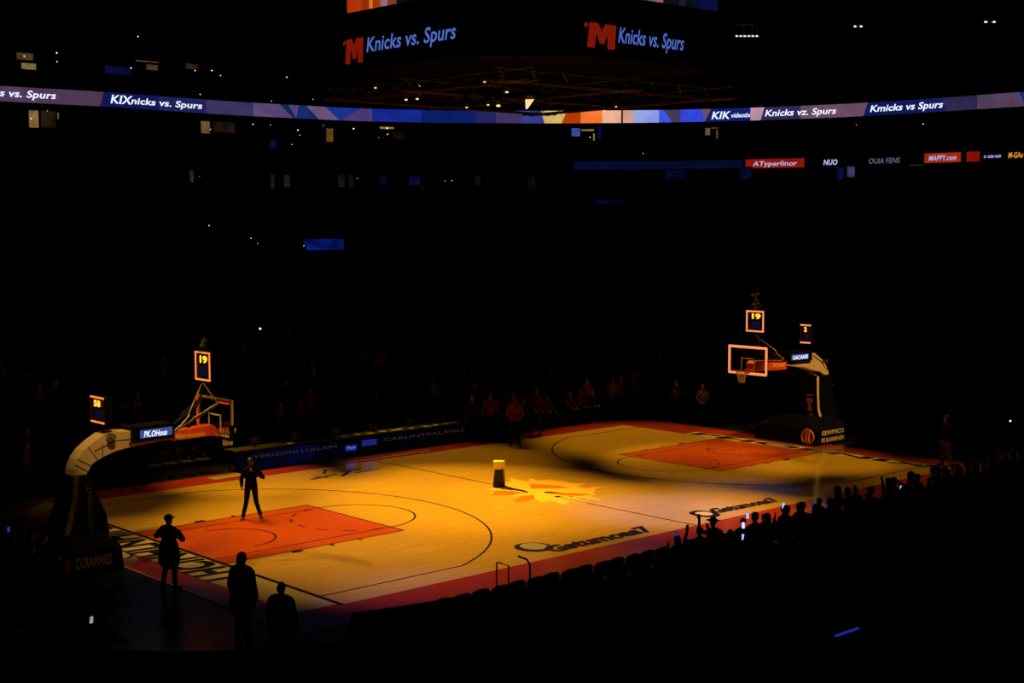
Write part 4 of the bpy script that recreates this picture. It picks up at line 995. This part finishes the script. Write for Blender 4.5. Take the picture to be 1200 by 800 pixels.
# near sideline: named silhouettes, placed where their heads show
def head_at(u, v, h, zf):
    p = bp(u, v, 2, zf+h); return V3((p.x, p.y, zf))
NEAR = [(794, 628, 'phone_black', 1.66, 'person holding a phone up at the end of the row of empty courtside chairs'),
        (820, 617, 'raised_black', 1.60, 'person raising both arms beside the one holding up a phone'),
        (836, 606, 'one_black', 1.72, 'person in a brimmed hat raising one arm'),
        (856, 620, 'bald_yellow', 1.60, 'person in a yellow knitted cap in front of the orange apron'),
        (885, 600, 'relaxed_black', 1.78, 'tall black silhouette of a person beside two glowing phones'),
        (899, 601, 'clasped_black', 1.74, 'long haired person standing just past the tall silhouette'),
        (922, 592, 'phone_black', 1.76, 'person holding both hands over the head with a phone screen'),
        (940, 588, 'cap_black', 1.74, 'person in a cap in front of the cream baseline reflection'),
        (956, 591, 'hood_black', 1.70, 'hooded person standing in front of the lit key'),
        (991, 590, 'pale_head', 1.58, 'bald person with pale head and white top in the near crowd'),
        (993, 571, 'relaxed_black', 1.84, 'tall black silhouette of a person against the lit key corner'),
        (1020, 570, 'relaxed_black', 1.82, 'black silhouette of a person with a pale topped neighbour'),
        (1021, 584, 'relaxed_white', 1.60, 'person in a white top among black silhouettes'),
        (1048, 560, 'one_black', 1.70, 'person in a brimmed hat where the three point line ends'),
        (1071, 562, 'cap_black', 1.76, 'person in a cap in front of the dark red apron'),
        (1091, 563, 'hood_black', 1.72, 'hooded person before the dim far corner of the apron'),
        (1038, 575, 'relaxed_orange', 1.62, 'person in an orange top catching the light at the apron'),
        (1086, 574, 'heart_red', 1.62, 'person in a red top before the dim far corner of the apron')]
for ni, (u, v, key, h, lb) in enumerate(NEAR):
    p = head_at(u, v, h, (.10, .37)[ni % 2])
    crowd(key, p, facing(p, (2, 2)), h, lb)
def plab(a, b): return a
G1 = 'standing spectators in the dark near rows'
NEARROW = 'spectator standing in the dark near rows, only a black outline'
rn = random.Random(11); keys = ['relaxed_black', 'clasped_black', 'cap_black', 'hood_black', 'bald_black', 'relaxed_maroon', 'heart_grey']
def stand_z(k): return tier(k)[2]
used = []
for k in range(0, 5):
    a, b, z = tier(k+.45); x = -5.2 + (.7 if k % 2 else 0) + k*.4
    while x < 17.5:
        x += rn.uniform(.62, .95)
        yy = -b*(1-(abs(x)/a)**N0)**(1/N0) if abs(x) < a else None
        if yy is None: break
        h = rn.uniform(1.54, 1.78) if k else rn.uniform(1.48, 1.72)
        if k == 0 and x < -3.5: h = 1.45
        if free(x, yy, .5): crowd(rn.choice(keys), (x, yy+rn.uniform(-.1, .1), tier(k)[2]), facing((x, yy), (2, 3))+rn.uniform(-.3, .3), h, NEARROW, G1)
phone(head_at(871, 613, 1.55, .1)+V3((0, 0, 1.50)), facing((0, 0), (1, 1)), 'brightest glowing phone, tilted, beside the yellow knitted cap', 1.3, tilt=-.5)
for (u, v, zz, lb, k) in ((876, 604, 1.6, 'glowing phone held beside the tall silhouette', .9), (859, 660, 1.2, 'glowing phone held low among the dark near rows', 1.0), (871, 629, 1.2, 'dim phone just under the brightest tilted one', .6),
                          (918, 592, 1.7, 'small phone held over the head near the lilac reflection', 1.0), (1056, 572, 1.5, 'small blue lit phone near the end of the three point line', .7), (968, 593, 1.5, 'blue lit phone in front of the lit key', .5),
                          (953, 590, 1.5, 'dim lilac phone in front of the cream reflection', .4), (792, 626, 1.7, 'dim phone held up at the end of the empty courtside chairs', .15)):
    phone(bp(u, v, 2, zz), facing((0, 0), (1, 1)), lb, k, (190, 200, 255) if k > .5 else (60, 70, 160), tilt=0)
# far bowl: faint standing spectators on the tiers
FAR = [('relaxed_maroon', .4), ('heart_red', .05), ('clasped_white', .02), ('relaxed_white', .02), ('heart_grey', .10), ('relaxed_black', .2), ('clasped_black', .21)]
def pick():
    r = rn.random(); s = 0
    for k_, p_ in FAR:
        s += p_
        if r < s: return k_
    return 'relaxed_black'
G2 = 'spectators standing in the dark far stands'
for k in list(range(0, 13)):
    a, b, z = tier(k+.5)
    th = math.radians(118 if k > 3 else 135)+rn.uniform(0, .04)
    while th > math.radians(-8):
        x, y = sup(th, a, b); th -= rn.uniform(1.6, 9.0)/math.hypot(x, y)*(1.0 if k < 4 else 1.3)
        key = pick()
        if free(x, y, .7): crowd(key, (x, y, tier(k)[2]), facing((x, y), (0, 0)), rn.uniform(1.6, 1.85), 'spectator standing in the nearly black far stands', G2)
# people standing behind the far baseline corner and along the far side, a little lit
for (u, v, key, h, lb) in ((328, 472, 'clasped_white', 1.7, 'person in a white top in the dark seats above the scorer table'), (508, 442, 'clasped_white', 1.75, 'person in a pale top standing alone above the end of the scorer table'),
                           (446, 412, 'relaxed_white', 1.75, 'person in a pale top high in the far stands'), (425, 413, 'heart_grey', 1.75, 'person in a grey top beside the pale one high in the far stands'),
                           (688, 456, 'relaxed_orange', 1.85, 'person in an orange top at the end of the far bench'), (718, 460, 'clasped_white', 1.8, 'person in a pale top standing behind the far bench'),
                           (728, 455, 'relaxed_maroon', 1.85, 'person in maroon standing behind the far bench'), (742, 455, 'heart_grey', 1.85, 'person in grey standing past the far bench'),
                           (793, 450, 'heart_grey', 1.8, 'person in grey standing between the bench and the glowing backboard'), (824, 457, 'clasped_white', 1.75, 'person in a pale top close under the hoop with the glowing backboard'),
                           (30, 522, 'relaxed_orange', 1.75, 'person in an orange top in the dark seats behind the cream basket arm'), (46, 448, 'heart_red', 1.7, 'person in a red top high behind the cream basket arm')):
    d = (FW*FPX+R2*(u-600)+U2*(400-v)).normalized(); t = 30; p = CAM+d*95; k = 20
    while t < 100:
        q = CAM+d*t; kk = tier_k(q.x, q.y); g = 0 if kk < -.5 else tier(int(kk))[2]
        if q.z-h <= g and (q.y > 9.6 or abs(q.x) > 15.5): p = V3((q.x, q.y, g)); break
        t += .1
    crowd(key, p, facing(p, (0, 0)), h, lb)

# ---------------------------------------------------------------- chairs
def folding_chair(label, group, m=M_SEAT):
    rt = empty('folding_chair'); mark(rt, label, 'chair', group)
    mb = MB(); mb.box((0, 0, .45), (.46, .42, .06)); mb.build('seat', m, rt, bevel=.02)
    mb = MB(); vs = []
    for i in range(7):
        x = -.23+.46*i/6; yy = -.23-.05*(1-(x/.23)**2); zt = .86-.05*(x/.23)**2
        vs += [(x, yy, .56), (x, yy-.05, zt), (x, yy-.045, .56), (x, yy-.095, zt)]
    fs = []
    for i in range(6):
        k = i*4; fs += [(k, k+4, k+5, k+1), (k+2, k+3, k+7, k+6), (k+1, k+5, k+7, k+3), (k, k+2, k+6, k+4)]
    fs += [(0, 1, 3, 2), (24, 26, 27, 25)]; mb.add(vs, fs); mb.build('backrest', m, rt, smooth=False)
    for x in (-.21, .21):
        for a, b in (((x, -.24, .62), (x, .20, 0)), ((x, .16, .43), (x, -.22, 0))):
            mb = MB(); mb.tube([a, b], .012, 6); mb.build('leg', mat('dull_steel', (.12, .11, .10), rough=.4, metal=.7), rt)
    return rt
pc = folding_chair('empty black chair in the courtside row, only its rounded back outlined', 'empty courtside chairs along the near sideline')
x = -15.4; i = 0
while x < -5.4:
    c = pc if i == 0 else copy_tree(pc); yy = (-10.86 if x > -13.7 else -11.45)+.02*math.sin(i*3); c.location = (x, yy, 0); c.rotation_euler = (0, 0, rn.uniform(-.05, .05)); x += .53; i += 1
while x < 11:
    c = copy_tree(pc); c.location = (x, -10.9, 0); c.rotation_euler = (0, 0, rn.uniform(-.05, .05)); x += .56; c['label'] = 'black courtside chair hidden among the standing near crowd'; c['group'] = 'courtside chairs in front of the near crowd'
fc = folding_chair('black padded folding chair in the far row under the cream basket arm', 'folding chairs along the far sideline')
x = -11.4; i = 0
while x < -6.0:
    c = fc if i == 0 else copy_tree(fc); c.location = (x, 9.75, 0); c.rotation_euler = (0, 0, PI+rn.uniform(-.06, .06)); x += .62; i += 1
bc = folding_chair('dark bench chair beyond the players on the far sideline', 'bench chairs past the scorer table')
x = 8.6; i = 0
while x < 13.2:
    c = bc if i == 0 else copy_tree(bc); c.location = (x, 9.5, 0); c.rotation_euler = (0, 0, PI); 
    if i not in (3,): crowd('seated_red' if i % 3 else 'seated_dark', (x, 9.48, .0), PI+rn.uniform(-.1, .1), 1.85, 'person in a dark warm up seated on the far bench', 'seated people on the far bench')
    x += .68; i += 1
rc = folding_chair('black chair in the unlit rows behind the lettered baseline', 'chairs behind the lettered baseline')
i = 0
for r_ in range(3):
    for j in range(12):
        c = rc if i == 0 else copy_tree(rc); i += 1
        c.location = (-17.3-.85*r_ - (.5 if j < 0 else 0), -5.6+j*.56, 0); c.rotation_euler = (0, 0, -PI/2+rn.uniform(-.05, .05))
        if r_ == 2 and j < 3: c.location = (-19.3, 3.5+j*.56, 0)
# fixed seats on the near tiers
sm_ = MB(); sm_.box((0, .02, .42), (.46, .12, .40)); sm_.box((0, -.10, .62), (.48, .06, .46)); sm_.box((-.26, 0, .36), (.04, .30, .30)); sm_.box((.26, 0, .36), (.04, .30, .30)); sm_.box((0, 0, .12), (.06, .1, .24))
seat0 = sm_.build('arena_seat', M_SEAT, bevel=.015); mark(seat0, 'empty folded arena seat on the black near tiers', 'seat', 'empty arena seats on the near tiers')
first = True; cnt = 0
for k in range(0, 9):
    a, b, z = tier(k+.45); th = math.radians(222)
    while th < math.radians(262):
        x, y = sup(th, a, b); th += .60/math.hypot(x, y)
        if x > -7.2+.4*k or cnt > 280: continue
        o = seat0 if first else seat0.copy()
        if not first: C.objects.link(o)
        first = False; cnt += 1
        tx, ty = sup(th+.01, a, b); o.location = (x, y, tier(k)[2]); o.rotation_euler = (0, 0, math.atan2(ty-y, tx-x))

# ---------------------------------------------------------------- scorer table
st = empty('scorer_table', (-.2, 9.2, 0)); mark(st, 'long black scorer table with a dim LED front along the far sideline', 'table')
def sc(mb, nm, m, **kw): return child(mb.build(nm, m, **kw), st)
mb = MB(); mb.box((-.3, 9.25, .73), (10.7, .75, .05)); sc(mb, 'table_top', mat('dark_grey_table_top', (.012, .010, .009), rough=.5), bevel=.01)
mb = MB(); mb.box((-.3, 8.93, .35), (10.6, .06, .68)); sc(mb, 'front_housing', M_BLK)
for i in range(10):
    x0 = -5.55+i*1.055; rgb = [(8, 12, 44), (9, 14, 56), (12, 18, 78), (8, 9, 30), (6, 7, 22), (6, 7, 22), (6, 7, 20), (6, 7, 20), (5, 6, 16), (5, 6, 14)][i]
    mb = MB(); mb.box((x0+.52, 8.895, .35), (1.03, .012, .60)); sc(mb, 'led_panel', emit('table_%d_%d_%d' % rgb, rgb, .35, .6, 2.0))
E_TT = emit('dim_table_lettering', (48, 36, 46), 1.0); E_TB = emit('blue_table_logo', (26, 32, 120), 1.0)
for s_, xa, xb, m in (('VERIZONLLLILLRIN', -4.9, -1.35, E_TT), ('CARLINTEALSNLL', .8, 4.9, E_TT)):
    mb = text_mb(s_, lambda a, b: (xa+a, 8.885, .42+b), xb-xa, .11, .1, .01); sc(mb, 'led_lettering', m)
for x0, x1, z in ((-.95, -.45, .28), (-.2, .5, .40)):
    mb = MB(); mb.box(((x0+x1)/2, 8.884, z+.05), (x1-x0, .008, .22)); sc(mb, 'led_logo', E_TB)
mb = text_mb('Pass', lambda a, b: (-.9+a, 8.876, .30+b), .4, .12, .2, .03); sc(mb, 'led_lettering', emit('pale_logo', (100, 110, 190), 1.0))
for i in range(11): 
    if i % 2 == 0:
        mb = MB(); mb.tube([(-5.5+i*1.04, 9.55, 0), (-5.5+i*1.04, 9.55, .71)], .02, 6); sc(mb, 'leg', M_BLKM)
pp = MB(); pp.box((0, 0, .004), (.30, .21, .008)); pap = pp.build('paper_stack', M_WHT); mark(pap, 'white paper sheet lying on the scorer table', 'paper', 'white papers on the scorer table')
for i in range(16):
    o = pap if i == 0 else pap.copy()
    if i: C.objects.link(o)
    o.location = (-3.3+i*.52+rn.uniform(-.15, .15), 9.10+rn.uniform(-.05, .1), .756); o.rotation_euler = (0, 0, rn.uniform(-.4, .4))
for i in range(6):
    x = -4.6+i*1.75; k = empty('desk_monitor', (x, 9.3, .756)); mark(k, 'small dark monitor standing on the scorer table', 'monitor', 'monitors on the scorer table')
    mb = MB(); mb.box((0, 0, .20), (.42, .03, .26)); mb.build('screen_case', M_BLKM, k, bevel=.005)
    mb = MB(); mb.box((0, .02, .05), (.05, .04, .10)); mb.box((0, .02, .006), (.2, .14, .012)); mb.build('monitor_stand', M_BLKM, k)

# ---------------------------------------------------------------- lectern at the centre
pd = empty('lectern', (-.60, .72, .008), facing((-.6, .72), (-31, -33))); mark(pd, 'lectern with a glowing cream top and black tapered skirt at the centre of the court', 'lectern')
mb = MB(); lo = .19; hi = .155
mb.add([(-lo, -lo, .02), (lo, -lo, .02), (lo, lo, .02), (-lo, lo, .02), (-hi, -hi, .56), (hi*.85, -hi, .56), (hi*.85, hi, .56), (-hi, hi, .56)], [(0, 1, 2, 3), (4, 5, 6, 7), (0, 1, 5, 4), (1, 2, 6, 5), (2, 3, 7, 6), (3, 0, 4, 7)])
mb.build('skirt', mat('black_skirt', (.03, .018, .012), rough=.8), pd, bevel=.02)
M_POD = mat('cream_podium_top', (.9, .82, .5), rough=.5)
mb = MB(); mb.box((0, 0, .60), (.20, .20, .05)); mb.build('neck', M_POD, pd)
mb = MB(); mb.box((0, 0, .635), (.32, .30, .03)); mb.box((0, 0, .75), (.34, .30, .20)); mb.build('top_box', M_POD, pd, bevel=.015)
mb = MB(); mb.box((-.19, .05, .44), (.05, .05, .88)); mb.build('side_post', M_POD, pd)

# ---------------------------------------------------------------- rails, sidelines, tier glints
def rail(pts, label, r=.024, m=None):
    mb = MB(); mb.tube(pts, r, 8); o = mb.build('handrail', m or M_BLKM); mark(o, label, 'handrail'); return o
def vz(u, v, z): return bp(u, v, 2, z)
a = bp(581, 686, 2, .1); q = vz(581, 658, .98)
p1, p2 = bp(582, 658, 2, 1.0), bp(596, 662, 2, 1.0)
rail([(p1.x, p1.y, 0), (p1.x, p1.y, .97), (p1.x*.9+p2.x*.1, p1.y*.9+p2.y*.1, 1.0), (p2.x, p2.y, .98), (p2.x, p2.y, 0)], 'thin square handrail standing between empty chairs and court', .018)
p1, p2, p3 = bp(621, 661, 2, .85), bp(617, 655, 2, 1.0), bp(607, 651.5, 2, 1.08)
rail([(p1.x, p1.y, 0), tuple(p1), tuple(p2), tuple(p3)], 'curved black handrail next to the thin square one', .024)
rl = empty('aisle_rail', (-10.9, -20.1, 2.6)); mark(rl, 'long tier rail in the black stands with a blue glint', 'handrail')
pA, pB = ray_tier(822, 799, .55, 5.)[0], ray_tier(1046, 724, .55, 5.)[0]; rl.location = pA; mb = MB(); mb.tube([pA, pB], .005, 8)
for f in (0, .33, .66, 1): q = pA+(pB-pA)*f; mb.tube([q, (q.x, q.y, q.z-.6)], .010, 6)
child(mb.build('rail_tube', mat('polished_rail', (.05, .05, .07), rough=.18, metal=.9)), rl)
pA2, pB2 = pA+(pB-pA)*.62+V3((0, 0, .006)), pA+(pB-pA)*.76+V3((0, 0, .006)); mb = MB(); mb.tube([pA2, pA2*.5+pB2*.5, pB2], .0055, 8); child(mb.build('blue_glint_tube', emit('painted_blue_glint', (26, 40, 150), 1.0)), rl)  # glowing tube standing in for the blue glint on the rail
# cone and floor-level things by the near baseline
for (u, v, h, lb) in ((62, 645, .9, 'slim dark marker cone on the apron behind the basket base'),):
    p = bp(u, v, 2, 0); mb = MB(); mb.lathe([(.14, 0), (.14, .03), (.10, .04), (.025, h-.04), (.01, h)], 14, (0, 0, 0)); o = mb.build('marker_cone', M_BLK, smooth=False); o.location = (p.x, p.y, .004); mark(o, lb, 'cone')
G3 = 'seated people behind the left basket'
for i, (u, v) in enumerate(((26, 622), (36, 624), (50, 627), (36, 640), (12, 628))):
    p = bp(u, v, 2, 1.25); crowd('seated_dark', (p.x, p.y, .0), facing(p, (0, 0)), 1.7, ['person seated low behind the cream basket arm, beside a blue phone', 'person seated second from the blue phone behind the basket', 'grey haired person seated beside the marker cone', 'person seated in front of the row behind the basket', 'person seated at the end of the row behind the basket'][i])
    mb_ = None
phone(bp(10, 620, 2, 1.1), 0, 'blue lit phone low behind the cream basket arm', .5, (60, 70, 160))
phone(bp(107, 726, 2, 1.1), 0, 'small pale phone in the black area before the basket base', .6, (190, 180, 200))
